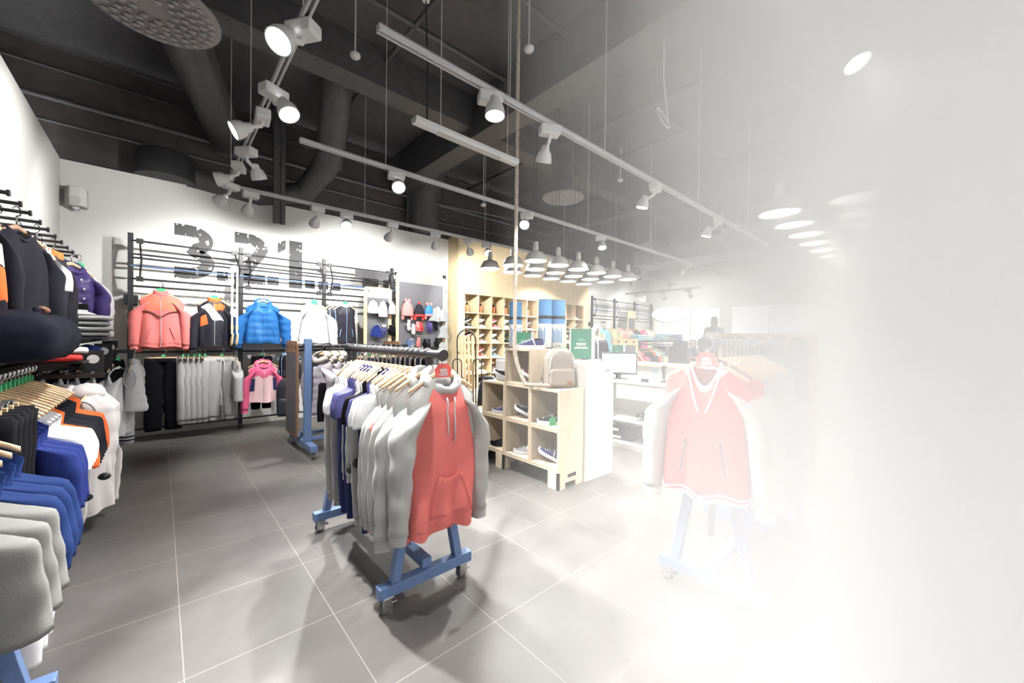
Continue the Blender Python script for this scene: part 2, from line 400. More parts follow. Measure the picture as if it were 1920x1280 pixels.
def lamp(pos, target, power, label, on=True, size=100, glow=True):
    """spotlight on a track: gear box, arm, bowl-shaped head, lens"""
    pos = Vector(pos); t = thing('track_spotlight', label, 'spotlight', pos, 0, 'spotlights on the ceiling tracks')
    tg = Vector(target)-pos; az = math.atan2(tg.y, tg.x)
    t.rotation_euler = (0, 0, az)
    obj('gear_box', MB().box(-.05, .05, -.085, .085, -.095, -.02), white_metal, t, bevel=.012)
    hd = Vector((.13, 0, -.19)); el = math.atan2((tg.z+.19), math.hypot(tg.x, tg.y))
    obj('arm', MB().tube([(0, 0, -.09), (.01, 0, -.13), hd-Vector((.03, 0, -.02))], .016, 8), white_metal, t, smooth=True)
    d = Vector((math.cos(el), 0, math.sin(el)))
    Mx = d.to_track_quat('Z', 'Y').to_matrix().to_4x4()
    prof = [(.012, -.075), (.03, -.07), (.038, -.03), (.055, -.01), (.066, .03), (.068, .065), (.062, .065), (.058, .05)]
    h = obj('lamp_head', MB().lathe(prof, 20, hd, Mx, cap=False), white_metal, t, smooth=True)
    le = MB().lathe([(.059, .052), (.03, .054), (.002, .055)], 20, hd, Mx)
    obj('lens', le, lens_mat if on else chrome, t, smooth=True)
    if on and power > 0:
        l = bpy.data.lights.new('spot_bulb', 'SPOT'); l.energy = power; l.spot_size = R(size); l.spot_blend = .5
        l.shadow_soft_size = .035; l.color = (1, .985, .96)
        lo = bpy.data.objects.new('spot_bulb', l); COL.objects.link(lo); lo.parent = t
        lo.location = hd+d*.08; lo.rotation_euler = d.to_track_quat('-Z', 'Y').to_euler()
    return t
S = SPOT_W
# track overhead running to the corner
lamp((.58, 2.4, TZ), (-.70, 1.5, .9), S*.16, 'nearest spotlight on the left track with its big ventilated gear box')
lamp((.58, 3.15, TZ), (1.3, 1.5, .0), S*2.2, 'brightest spotlight on the left track, aimed towards the camera', size=72)
lamp((.58, 3.55, TZ), (-.97, 3.7, 2.1), S*.55, 'glaring spotlight just below the brightest one on the left track')
lamp((.58, 4.33, TZ), (1.5, 5.1, .8), S*.9, 'spotlight on the left track turned away with its rear to the camera', size=70)
lamp((.58, 4.78, TZ), (-.97, 5.3, 2.5), S*.38, 'spotlight third from the corner on the left track, glowing')
lamp((.58, 5.45, TZ), (-.6, 7.6, 2.2), S*.22, 'spotlight at the track corner glowing towards the left wall')
lamp((.58, 1.50, TZ), (1.15, 1.95, .7), S*.45, 'added unseen spotlight at the near end of the left track, above the near rack')  # added lamp out of view, brightens the front of the hoodie
# back track
lamp((.80, 5.62, TZ), (.7, 7.5, 1.7), S*.38, 'first spotlight right of the track corner, aimed at the back wall')
lamp((1.55, 5.62, TZ), (1.6, 7.5, 1.6), S*.55, 'dim spotlight on the back track left of the first starburst')
lamp((1.93, 5.62, TZ), (1.2, 3.6, .4), S*.8, 'glaring spotlight on the back track above the white jacket')
lamp((2.6, 5.62, TZ), (2.8, 7.6, 2.1), S*.5, 'very bright spotlight washing the wall above the knitwear boards')
lamp((3.35, 5.62, TZ), (4.3, 7.3, 1.8), S*.55, 'spotlight left of the wooden shoe wall, seen side on')
lamp((4.0, 5.62, TZ), (5.9, 7.2, 1.7), S*.8, 'small spotlight in front of the left edge of the shoe wall')
lamp((4.42, 5.62, TZ), (3.2, 3.4, .6), S*.7, 'glaring spotlight directly above the leftmost pendant lamp')
lamp((7.2, 5.62, TZ), (7.4, 6.9, 1.3), S*.8, 'spotlight hidden behind the pendants at the shoe wall')
lamp((9.6, 5.62, TZ), (10.5, 7.5, 1.4), S*.35, 'spotlight above the far hanging tops')
lamp((11.6, 5.62, TZ), (12.4, 7.5, 1.6), S*.3, 'spotlight aimed at the far speaker corner')
# front track
lamp((1.72, 2.165, TZ), (1.6, 1.9, .0), S*.9, 'glowing spotlight left of the rope on the front track', size=75)
lamp((2.34, 2.165, TZ), (3.0, 3.4, .3), S*.35, 'spotlight just right of the rope on the front track', size=75)
lamp((4.07, 2.165, TZ), (3.9, 2.9, .0), S*.25, 'second spotlight right of the rope on the front track', size=75)
lamp((5.85, 2.165, TZ), (5.6, 3.0, .0), S*.25, 'third spotlight right of the rope on the front track', size=75)
# middle track
lamp((1.83, 3.87, TZ), (1.25, 2.0, .8), S*1.6, 'starburst spotlight at the left end of the middle track')
lamp((3.74, 3.87, TZ), (1.25, 2.1, .1), S*1.0, 'starburst spotlight beside the rope on the middle track', size=62)
lamp((5.47, 3.87, TZ), (4.8, 3.2, .4), S*.4, 'starburst spotlight above the pendant cluster on the middle track')
lamp((8.8, 3.87, TZ), (8.6, 5.0, 1.0), S*.6, 'small spotlight near the far end of the middle track')
# upper right
lamp((2.85, .465, TZ), (2.3, -.6, .3), S*.15, 'glowing spotlight on the short track in the added haze')
for k, yy in enumerate((6.6, 5.75, 4.95)):
    lamp((11.3, yy, 2.95), (13.9, yy, 2.2), S*.22, ['leftmost', 'middle', 'rightmost'][k]+' of the three spotlights washing the shopfront wall', size=80)
# batten luminaires
t = thing('batten_luminaire', 'plain white louvred batten luminaire left of the rope', 'luminaire', (1.5, 2.87, 3.2))
obj('housing', MB().prism([(-.045, -.015), (-.03, -.03), (.03, -.03), (.045, -.015), (.045, .02), (-.045, .02)], 0, 1.12, 'x'), white_metal, t, bevel=.004)
obj('louvre', MB().box(.22, .9, -.03, .03, -.034, -.028), mat('louvre', (.55, .53, .5), .5, kind='stripe', scale=60, var=.3), t)
obj('cable', MB().tube([(.12, 0, .02), (.13, .02, .5), (.1, 0, 1.0)], .006, 6), black_metal, t)
obj('ceiling_rose', MB().lathe([(.03, 1.0), (.03, 1.06), (.01, 1.1)], 12, (.1, 0, 0)), white_metal, t)
for x in (.25, 1.0): obj('suspension_wire', MB().tube([(x, 0, .02), (x, 0, CZ-3.2)], .003, 5), white_metal, t)

# ------------------------------------------------------------------ pendant lamps
def pendant_proto():
    t = thing('pendant_lamp', 'x', 'pendant lamp')
    prof = [(.165, 0), (.168, .01), (.125, .10), (.105, .125), (.04, .15), (.035, .155)]
    grey = mat('pale_grey_enamel', (.74, .73, .70), .35)
    obj('lamp_shade', MB().lathe(prof, 28, cap=False), grey, t, smooth=True)
    obj('socket', MB().lathe([(.036, .14), (.034, .17), (.042, .175), (.034, .27), (.03, .285), (.008, .29)], 16), grey, t, smooth=True)
    obj('cord', MB().tube([(0, 0, .28), (0, 0, CZ-2.6)], .004, 5), black_metal, t)
    obj('glowing_bulb', MB().lathe([(.155, .012), (.10, .008), (.01, .006)], 24), bulb_mat, t, smooth=True)
    return t
pen = pendant_proto()
def pend_light(p, k=1.):
    l = bpy.data.lights.new('pendant_bulb', 'SPOT'); l.energy = PEND_W*k; l.spot_size = R(130); l.spot_blend = .6; l.shadow_soft_size = .12
    l.color = (1, .96, .88)
    lo = bpy.data.objects.new('pendant_bulb', l); COL.objects.link(lo); lo.location = (0, 0, -.02); lo.parent = p
rows = ['front row', 'second row', 'back row']
for j, Y_ in enumerate((4.06, 4.56, 5.05)):
    for i in range(6):
        X_ = 4.12+.5*i if j < 2 else 4.05+.5*i
        p = dup(pen, (X_, Y_, 2.6), 0, 'grey pendant lamp, %s from the left, %s of the shoe wall cluster' % (ORD[i], rows[j]), 'pendant lamps in the left cluster')
        if i % 2 == j % 2: pend_light(p)
for j, Y_ in enumerate((1.02, .5, 0.0)):
    for i in range(8):
        p = dup(pen, (4.2+.52*i, Y_, 2.62), 0, 'grey pendant lamp, %s in the %s of the right cluster in added haze' % (ORD[i], ['left row', 'middle row', 'right row'][j]), 'pendant lamps in the right cluster')
        if i % 2 == j % 2: pend_light(p, .25)

# ------------------------------------------------------------------ loudspeakers
def speaker(loc, rz, label):
    t = thing('wall_speaker', label, 'loudspeaker', loc, rz)
    obj('cabinet', MB().prism([(-.10, 0), (.10, 0), (.10, -.10), (.05, -.17), (-.05, -.17), (-.10, -.10)], -.12, .12, 'z'), white_metal, t, bevel=.012)
    obj('bracket', MB().box(-.03, .03, -.09, .0, -.15, -.12).box(-.01, .01, -.07, -.05, -.17, -.15), white_metal, t)
    obj('grille', MB().lathe([(.055, 0), (.05, .004), (.005, .004)], 20, (.0, -.172, -.05), Matrix.Rotation(R(90), 4, 'X')), mat('grille_grey', (.6, .6, .58), .6), t)
speaker((-.82, 7.63, 3.21), R(0), 'white loudspeaker high in the left back corner')
speaker((13.5, 7.63, 2.98), 0, 'white loudspeaker high above the far racks')

# ------------------------------------------------------------------ 3. 2. 1 ... wall graphic
worn = mat('worn_black_vinyl', (.02, .02, .022), .5, kind='wear', scale=17, col2=(.7, .7, .68))
def stroke(path, wd):
    """flat strip of constant width following a path in x,z"""
    pts = [Vector((p[0], 0, p[1])) for p in path]; Ls = []; Rs = []
    for i, p in enumerate(pts):
        d = (pts[min(i+1, len(pts)-1)]-pts[max(i-1, 0)]).normalized(); n = Vector((-d.z, 0, d.x))
        Ls.append(p+n*wd/2); Rs.append(p-n*wd/2)
    mb = MB(); k = len(pts)
    o = Vector((0, -.003, 0))
    vs = Ls+Rs+[q+o for q in Ls]+[q+o for q in Rs]; fs = []
    for i in range(k-1):
        fs += [(i, i+1, k+i+1, k+i), (2*k+i, 3*k+i, 3*k+i+1, 2*k+i+1), (i, 2*k+i, 2*k+i+1, i+1), (k+i, k+i+1, 3*k+i+1, 3*k+i)]
    return mb.add(vs, fs)
def arc(cx, cz, rx, rz, a0, a1, n=14): return [(cx+rx*math.cos(R(a0+(a1-a0)*k/n)), cz+rz*math.sin(R(a0+(a1-a0)*k/n))) for k in range(n+1)]
YW = 7.648
n3 = stroke([(.145, 3.02)]+arc(.30, 2.88, .22, .14, 90, -60)+[(.36, 2.72)]+arc(.30, 2.54, .24, .16, 55, -90)+[(.145, 2.38)], .17)
tag(obj('wall_numeral', n3, worn, loc=(0, YW, 0)), 'big worn black numeral three on the back wall', 'wall graphic', 'numerals painted on the back wall')
n2 = stroke([(.877, 3.03)]+arc(1.05, 2.88, .20, .15, 90, -35)+[(1.12, 2.66), (.97, 2.42)], .17)
n2.box(.877, 1.30, -.003, 0, 2.30, 2.46)
tag(obj('wall_numeral', n2, worn, loc=(0, YW, 0)), 'big worn black numeral two on the back wall', 'wall graphic', 'numerals painted on the back wall')
n1 = MB().box(1.655, 1.86, -.003, 0, 2.29, 3.11).prism([(1.48, 2.86), (1.60, 2.95), (1.60, 3.11), (1.48, 3.03)], -.003, 0)
tag(obj('wall_numeral', n1, worn, loc=(0, YW, 0)), 'big worn black numeral one on the back wall', 'wall graphic', 'numerals painted on the back wall')
for k, (a, b_) in enumerate(((.65, .79), (1.33, 1.50), (1.91, 2.07), (2.13, 2.30), (2.35, 2.52))):
    tag(obj('wall_dot', MB().box(a, b_, -.003, 0, 2.31, 2.45), worn, loc=(0, YW, 0)),
        ['worn black square dot after the numeral three', 'worn black square dot after the numeral two', 'worn black square dot right after the numeral one', 'middle dot of the three after the numeral one', 'last worn black square dot on the right of the wall graphic'][k], 'wall graphic', 'numerals painted on the back wall')
# ------------------------------------------------------------------ garments
def lerp(a, b, t): return a+(b-a)*t
def interp(xs, ys, x):
    for i in range(len(xs)-1):
        if x <= xs[i+1]: return lerp(ys[i], ys[i+1], max(0, (x-xs[i])/(xs[i+1]-xs[i])))
    return ys[-1]
class Top:
    """shell of a hanging top; origin on the rail it hangs from, facing -Y"""
    def __init__(s, L=.72, W=.23, Wh=.25, D=.05, slope=.095, neck=.075, dip=.07, fold=1., quilt=0, seed=1, Wm=None):
        s.L, s.W, s.Wh, s.D, s.slope, s.neck, s.dip, s.fold, s.quilt, s.seed = L, W, Wh, D, slope, neck, dip, fold, quilt, seed
        s.Wm = Wm or W-.015
    def pt(s, u, t, side, off=0.):
        Wt = interp([0, .22, .6, 1], [s.W, s.Wm, (s.Wm+s.Wh)/2, s.Wh], t)
        x = u*Wt; a = abs(u)*s.W
        if a < s.neck: z0 = -.13-(s.dip if side < 0 else .015)*(1-(a/s.neck)**2)
        else: z0 = -.13-s.slope*((a-s.neck)/(s.W-s.neck))**1.15
        z = z0+t*(-(s.L+.13)-z0)
        edge = max(0., 1-abs(u)**3)**.55
        top = .045 if a < s.neck else max(0, .045*(1-(a-s.neck)/.05))
        th = lerp(top, s.D*edge, min(1, t*6)) if t < .17 else s.D*edge
        f = noise.noise(Vector((x*9, z*2.4, s.seed*3.7+side)))*.03*s.fold*(.25+t)
        f += .006*s.fold*t*math.sin(x*38+s.seed+z*3+side)
        q = 0
        if s.quilt: q = .016*(abs(math.sin(PI*s.quilt*(z+.13)/s.L))**.55)-.004
        y = side*(th+q*min(1, t*8)*edge+off)+f*min(1, edge*2)*min(1, t*8)*(.4+s.D*12)
        if t > .85: z += .010*math.sin(x*22+s.seed*2)*(t-.85)/.15*s.fold
        return Vector((x, y, z))
    def shell(s, t0=0., t1=1., nu=20, nt=26, shrink=0, off=0.):
        rings = []
        for j in range(nt+1):
            t = t0+(t1-t0)*j/nt
            ring = [s.pt(-1+2*i/nu, t, -1, off) for i in range(nu+1)]+[s.pt(1-2*i/nu, t, 1, off) for i in range(1, nu)]
            rings.append(ring)
        return MB().loft(rings, True, False)
    def patch(s, uf0, uf1, t0, t1, off=.004, nu=10, nt=14, side=-1):
        fn0 = uf0 if callable(uf0) else (lambda t: uf0); fn1 = uf1 if callable(uf1) else (lambda t: uf1)
        def g(a, b):
            t = lerp(t0, t1, b); u = lerp(fn0(t), fn1(t), a)
            e = 0 if (a in (0, 1) or b in (0, 1)) else off
            return s.pt(u, t, side, e-.0005 if e == 0 else e)
        return MB().grid(g, nu, nt)
    def sleeve(s, sx, length=.58, r0=.078, r1=.05, ry=None, quilt=0, spread=.07, cut0=0, cut1=1, grow=0., seed=0):
        ry0 = ry or s.D*1.1+.01; zs = -.13-s.slope
        n = 18; rings = []
        for j in range(n+1):
            q = cut0+(cut1-cut0)*j/n
            x = s.W-.075+.075*min(1, q*5)+spread*(1-math.exp(-3*q))*.9
            z = zs-.035-length*q
            z -= .0
            r = lerp(r0, r1, q)*(.75+.25*min(1, q*8))+grow
            rr = lerp(ry0, min(ry0, r1*1.1), q)+grow
            if quilt: e = .010*abs(math.sin(PI*quilt*q))**.5; r += e; rr += e
            ring = []
            til = .55*(1-min(1, q*4))
            for k in range(16):
                a = 2*PI*k/16; px = r*math.cos(a); py = rr*math.sin(a)
                wv = 1+.16*s.fold*noise.noise(Vector((math.cos(a)*1.3+sx*3, math.sin(a)*1.3, z*11+s.seed+seed)))
                px *= wv; py *= wv
                ring.append(Vector((sx*(x+px*math.cos(til)), py, z+px*-math.sin(til)*1.0)))
            rings.append(ring)
        return MB().loft(rings, True, True)
def make_top(cat, desc, body, sl=None, L=.72, W=.23, Wh=.25, D=.05, sleeve='long', slen=None, collar='crew', cmat=None, hem=None,
             cuff=None, quilt=0, zipm=None, seed=1, fold=1., slope=.095, panels=(), pockets=None, r0=.072, r1=.05, stripes=None, spread=.05,
             buttons=0, drawstr=None, pompon=False, Wm=None, dip=None):
    T = Top(L, W, Wh, D, slope, .075, dip if dip is not None else (.075 if collar != 'high' else .02), fold, quilt, seed, Wm)
    t = thing(cat, desc, cat.replace('_', ' '))
    bt = .93 if hem else 1.
    obj('body', T.shell(0, bt), body, t, smooth='all')
    if hem:
        rings = T.shell(bt, 1., nt=4, off=-.006)
        obj('waistband', rings, hem, t, smooth='all')
    sl = sl or body
    if sleeve:
        ln = slen or (.58 if sleeve == 'long' else .23)
        for sx in (-1, 1):
            kw = dict(length=ln, r0=r0 if sleeve == 'long' else .078, r1=r1 if sleeve == 'long' else .072, quilt=quilt and 5, spread=spread if sleeve == 'long' else .085, seed=sx)
            c1 = .92 if (cuff and sleeve == 'long') else 1
            obj('sleeve', T.sleeve(sx, cut1=c1, **kw), sl, t, smooth='all')
            if cuff and sleeve == 'long':
                obj('cuff', T.sleeve(sx, cut0=c1, cut1=1, grow=-.006, **kw), cuff, t, smooth='all')
            if stripes:
                for q in (.88, .93): obj('cuff_stripe', T.sleeve(sx, cut0=q, cut1=q+.018, grow=.002, **kw), stripes, t, smooth='all')
    cm = cmat or body
    n = 22
    if collar in ('crew', 'rib', 'high', 'shirt'):
        rings = []
        h = {'crew': .018, 'rib': .03, 'high': .055, 'shirt': .035}[collar]
        for (dz, g) in ((-.004, .008), (h*.5, .010), (h, .004), (h, -.004), (0, -.002)):
            ring = []
            for k in range(n):
                a = 2*PI*k/n; sd = -1 if math.sin(a) < 0 else 1
                x = .075*math.cos(a); z0 = -.13-(T.dip if sd < 0 else .015)*(1-math.cos(a)**2)
                ring.append(Vector((x*(1+g*8)*.98, (.045+g)*math.sin(a), z0+dz)))
            rings.append(ring)
        obj('collar', MB().loft(rings, True, False), cm, t, smooth='all')
    if collar == 'hood':
        rings = []
        for (gx, gy, dz) in ((.118, .056, -.022), (.126, .070, -.004), (.120, .074, .022), (.098, .060, .038), (.080, .042, .034), (.072, .030, .012), (.066, .026, -.02)):
            rings.append([Vector((gx*math.cos(a_)*(1+.08*math.sin(a_)), gy*math.sin(a_)*(1+.25*(math.sin(a_) > 0)), -.149+.05*math.sin(a_)+dz*(1-.35*(abs(math.cos(a_)) < .3)*(math.sin(a_) < 0))+.004*math.sin(a_*5+seed))) for a_ in [2*PI*k/28 for k in range(28)]])
        hb = MB().loft(rings, True, False)
        hb.blob((0, .055, -.185), .12, .035+T.D*.3, .10, 14, 8)
        obj('hood', hb, cm, t, smooth='all')
        if drawstr:
            for sx in (-1, 1):
                p = [T.pt(sx*.11, tt, -1, .012+(.022 if tt < .1 else 0)) for tt in (.04, .08, .14, .2, .27, .33+.03*sx)]
                obj('drawstring', MB().tube(p, .004, 6), drawstr, t, smooth='all')
    if zipm:
        p = [T.pt(0, tt, -1, .006) for tt in [.02+i*.965/20 for i in range(21)]]
        obj('zip', MB().tube(p, .006, 6, ry=.003), zipm, t)
    for (pn, pm, u0, u1, t0, t1) in panels:
        obj(pn, T.patch(u0, u1, t0, t1), pm, t, smooth='all')
    if pockets:
        for sx in (-1, 1):
            p = [T.pt(sx*lerp(.42, .62, k/5), lerp(.62, .84, k/5), -1, .006) for k in range(6)]
            obj('pocket_edge', MB().tube(p, .008, 6, ry=.003), pockets, t, smooth='all')
    if buttons:
        for k in range(buttons):
            p = T.pt(.0, .1+.85*k/(buttons-1), -1, .012)
            obj('button', MB().lathe([(.009, -.003), (.009, .003)], 10, p, Matrix.Rotation(R(90), 4, 'X')), white_metal, t)
    t['_T'] = 0
    del t['_T']
    return t, T
def make_pants(cat, desc, m, L=.98, W=.17, D=.05, band=None, cuff=None, seed=1, draw=None, taper=.6, short=False):
    t = thing(cat, desc, cat)
    mb = MB()
    for sx in (-1, 1):
        rings = []
        for j in range(22):
            q = j/21; z = -.11-L*q
            cx = lerp(W*.5, W*.55, q); rx = lerp(W*.56, W*.56*taper, q)*(1+.1*math.sin(q*PI*.9)); ry = lerp(D*.9, D*.75, q)
            ring = []
            for k in range(16):
                a = 2*PI*k/16
                wv = 1+.14*noise.noise(Vector((math.cos(a)*1.5+sx*2, math.sin(a)*1.5, z*8+seed)))
                ring.append(Vector((sx*cx+rx*math.cos(a)*wv, ry*math.sin(a)*wv, z)))
            rings.append(ring)
        mb.loft(rings, True, True)
    obj('legs', mb, m, t, smooth='all')
    bd = MB().loft([[Vector(((W*1.02+g)*math.cos(2*PI*k/24), (D*.95+g)*math.sin(2*PI*k/24), z)) for k in range(24)] for z, g in ((-.095, 0), (-.12, .004), (-.145, .002), (-.15, 0))], True, True)
    obj('waistband', bd, band or m, t, smooth='all')
    if cuff:
        for sx in (-1, 1):
            obj('cuff', MB().tube([(sx*W*.55, 0, -.11-L+.01), (sx*W*.55, 0, -.11-L-.05)], W*.56*taper*.85, 14, ry=D*.7, side=(1, 0, 0)), cuff, t, smooth='all')
    if draw:
        for sx in (-1, 1): obj('drawstring', MB().tube([(sx*.012, -D, -.12), (sx*.02, -D-.012, -.2), (sx*.026, -D-.01, -.29)], .004, 6), draw, t)
    return t
def make_vest(cat, desc, body, trim, L=.62, quilt=11, D=.06, W=.19, Wh=.22, seed=3, collar='high', zipm=None, pockets=None, pompon=False, cmat=None):
    t, T = make_top(cat, desc, body, L=L, W=W, Wh=Wh, D=D, sleeve=None, collar=collar, cmat=cmat or trim, quilt=quilt, zipm=zipm, seed=seed, slope=.05)
    for sx in (-1, 1):
        pts = [Vector((sx*(W-.004+.01*math.sin(a)), (D*.62+.004)*math.cos(a), -.13-.05-.10+.10*math.sin(a))) for a in [2*PI*k/20 for k in range(21)]]
        obj('armhole_trim', MB().tube(pts, .007, 8), trim, t, smooth='all')
    if pockets:
        for sx in (-1, 1):
            p = [T.pt(sx*lerp(.5, .58, k/4), lerp(.62, .82, k/4), -1, .01) for k in range(5)]
            obj('pocket_trim', MB().tube(p, .011, 6, ry=.005), pockets, t, smooth='all')
    return t, T

# hangers
def hook_pts(r=.029):
    return [(0, 0, -.085), (0, 0, -.05)]+[(r*math.sin(a), 0, -r*math.cos(a)) for a in [R(x) for x in range(0, 250, 22)]]
def make_hanger(m, tagm=None, w=.2, txt=None, mini=False):
    t = thing('clothes_hanger', 'x', 'hanger')
    rings = []
    for k in range(17):
        u = -1+2*k/16; x = u*w; z = -.085-.095*abs(u)**1.25
        hh = .017*(1-.35*abs(u)); rings.append([Vector((x, .007*math.cos(a), z+hh*math.sin(a)-.012)) for a in [2*PI*j/8 for j in range(8)]])
    obj('shoulder_bar', MB().loft(rings), m, t, smooth='all')
    obj('hook', MB().tube(hook_pts(), .0048, 6), chrome, t, smooth='all')
    if mini: obj('size_tag', MB().box(-.016, .016, -.012, .012, -.085, -.05), tagm, t, bevel=.002)
    elif tagm:
        tg = obj('size_tag', MB().prism([(-.03, -.05), (.03, -.05), (.055, -.08), (.045, -.125), (-.045, -.125), (-.055, -.08)], -.011, -.008), tagm, t)
        if txt:
            mb = text_mb(txt, .03, .0008, .001); xf(mb, Matrix.Translation((0, -.0118, -.095)) @ Matrix.Rotation(R(90), 4, 'X'))
            obj('lettering', mb, ink_white, tg)
    return t
def make_clip_hanger(m, w=.19, tagm=None):
    t = thing('clip_hanger', 'x', 'hanger')
    obj('cross_bar', MB().box(-w, w, -.008, .008, -.10, -.078), m, t, bevel=.004)
    obj('hook', MB().tube(hook_pts(), .0048, 6), chrome, t, smooth='all')
    for sx in (-1, 1):
        obj('clip', MB().box(sx*(w-.03)-.018, sx*(w-.03)+.018, -.016, .016, -.125, -.07).tube([(sx*(w-.03)-.02, 0, -.068), (sx*(w-.03)+.02, 0, -.068)], .006, 6), chrome, t, bevel=.003)
    if tagm: obj('size_tag', MB().box(-.02, .02, -.012, .012, -.075, -.045), tagm, t)
    return t
hg_green = make_hanger(hang_wood, green_tag); hg_plain = make_hanger(hang_wood); hg_mini = make_hanger(hang_wood, green_tag, mini=True); hg_dark = make_hanger(hang_dark)
hg_sale = make_hanger(hang_wood, red_tag, txt='sale\n-30%'); hc = make_clip_hanger(hang_wood, tagm=green_tag)
def hang(g, h, loc, rz, label, hlabel, group=None, hgroup=None, scale=None, jit=0, drop=0, rot=None):
    loc = Vector(loc); a = rz+random.uniform(-jit, jit)
    sc_ = scale if scale is not None else 1
    if isinstance(sc_, (int, float)): sc_ = (sc_,)*3
    place(h, loc, a, hlabel, hgroup, (sc_[0]*.98 if h in (hg_green, hg_plain, hg_dark, hg_sale) and sc_[0] < 1 else 1, 1, 1))
    return place(g, loc-Vector((0, 0, drop)), a, label, group, sc_)

# ------------------------------------------------------------------ rolling racks
def caster(par, x, y, top=.09):
    c = obj('caster', MB().box(x-.028, x+.028, y-.028, y+.028, top-.008, top).box(x-.024, x-.018, y-.022, y+.03, .022, top-.005).box(x+.018, x+.024, y-.022, y+.03, .022, top-.005).box(x-.02, x+.02, y-.05, y-.02, .045, .055), chrome, par, bevel=.002)
    obj('wheel', MB().tube([(x-.015, y+.005, .032), (x+.015, y+.005, .032)], .032, 18), grey_rubber, c, smooth=True)
def a_rack(loc, rz, label, L=1.14, H=1.36, over=.14, legtop=.95, half=.29):
    t = thing('rolling_rack', label, 'clothes rack', loc, rz)
    for sx in (-1, 1):
        x = sx*L/2
        obj('foot_beam', MB().box(x-.03, x+.03, -half, half, .09, .15), blue_steel, t, bevel=.004)
        for sy in (-1, 1):
            obj('leg', MB().tube([(x, sy*.2, .15), (x, sy*.045, legtop)], .034, 4, ry=.034, side=(1, 1, 0)), blue_steel, t, bevel=.003)
            caster(t, x, sy*(half-.05))
        obj('apex_bracket', MB().box(x-.028, x+.028, -.07, .07, legtop-.06, legtop+.03), blue_steel, t, bevel=.003)
        obj('post', MB().tube([(x, 0, .36), (x, 0, H-.02)], .02, 16), black_metal, t, smooth=True)
    obj('centre_beam', MB().box(-L/2, L/2, -.03, .03, .15, .20), blue_steel, t, bevel=.004)
    for sx in (-1, 1):
        for q in (.10, .2): obj('bolt', MB().lathe([(.008, .2), (.008, .207), (.003, .208)], 8, (sx*(L/2-q), 0, 0)), chrome, t)
    obj('hanging_bar', MB().tube([(-L/2-over, 0, H), (L/2+over, 0, H)], .024, 20), black_metal, t, smooth=True)
    for sx in (-1, 1): obj('bar_end_ring', MB().lathe([(.03, -.012), (.034, 0), (.03, .012), (.012, .014)], 20, (sx*(L/2+over), 0, H), Matrix.Rotation(R(90), 4, 'Y')), black_metal, t, smooth=True)
    return t
def board(par, x, y0, y1, z0, z1, fm=brown_board, holes=3, name='panel_frame', th=.018):
    """perforated board with a wooden frame, in the plane x"""
    fr = MB(); out = rrect(y1-y0, z1-z0, .05, 5, (y0+y1)/2, (z0+z1)/2)
    fr.prism(out, x-th/2, x+th/2, 'x')
    f = obj(name, fr, fm, par, bevel=.003)
    b = .05; hz = .15 if holes else .1
    obj('perforated_panel', MB().box(x-th/2-.004, x+th/2+.004, y0+b, y1-b, z0+b, z1-hz), peg_black, par)
    for k in range(holes):
        y = y0+(y1-y0)*(k+.5)/holes
        obj('round_hole', MB().lathe([(.028, -th/2-.002), (.028, th/2+.002)], 18, (x, y, z1-.08), Matrix.Rotation(R(90), 4, 'Y')), black_metal, par, smooth=True)
    return f
# ------------------------------------------------------------------ fabrics
c_coral = cloth('coral_red_fleece', (.68, .18, .165)); c_pinkc = cloth('salmon_pink_jersey', (.82, .22, .21)); c_orange = cloth('bright_orange_jersey', (.80, .17, .05))
c_grey = cloth('heather_grey_fleece', (.50, .50, .49), .25); c_lgrey = cloth('light_heather_jersey', (.60, .60, .59), .2)
c_white = cloth('white_cotton', (.83, .83, .85)); c_navy = cloth('navy_cotton', (.035, .04, .11)); c_blueviolet = cloth('violet_navy_cotton', (.065, .065, .17))
c_black = cloth('black_cotton', (.007, .007, .009)); c_dark = cloth('charcoal_navy_fleece', (.02, .02, .028)); c_royal = cloth('royal_blue_jersey', (.018, .03, .14))
c_lilac = cloth('lilac_grey_nylon', (.37, .34, .38), 0, True); c_blue = cloth('azure_blue_nylon', (.025, .15, .42), 0, True)
c_whiten = cloth('white_nylon', (.84, .83, .85), 0, True); c_pwhite = cloth('off_white_padded_cotton', (.82, .77, .77)); c_purple = cloth('deep_purple_nylon', (.05, .035, .14), 0, True)
c_nblack = cloth('black_nylon', (.02, .02, .03), 0, True); c_fur = mat('pale_faux_fur', (.5, .47, .42), 1, bump=1., scale=60, var=.3)
c_pink = cloth('strong_pink_nylon', (.75, .13, .26), 0, True); c_palepink = cloth('pale_pink_nylon', (.80, .55, .56), 0, True); c_red = cloth('red_wool', (.66, .055, .05))
c_khaki = cloth('khaki_grey_canvas', (.33, .29, .24)); c_ice = cloth('light_blue_trim', (.35, .55, .85)); c_aqua = cloth('aqua_cotton', (.35, .70, .80))
c_lemon = cloth('lemon_cotton', (.80, .82, .50)); c_peach = cloth('peach_cotton', (.88, .45, .35)); c_plum = cloth('dark_floral_jersey', (.12, .06, .07), .7)
c_striped = mat('multicolour_striped_knit', (.42, .40, .34), .9, kind='stripe', scale=14, col2=(.05, .09, .12)); c_knit = cloth('pale_lilac_knit', (.55, .5, .55))

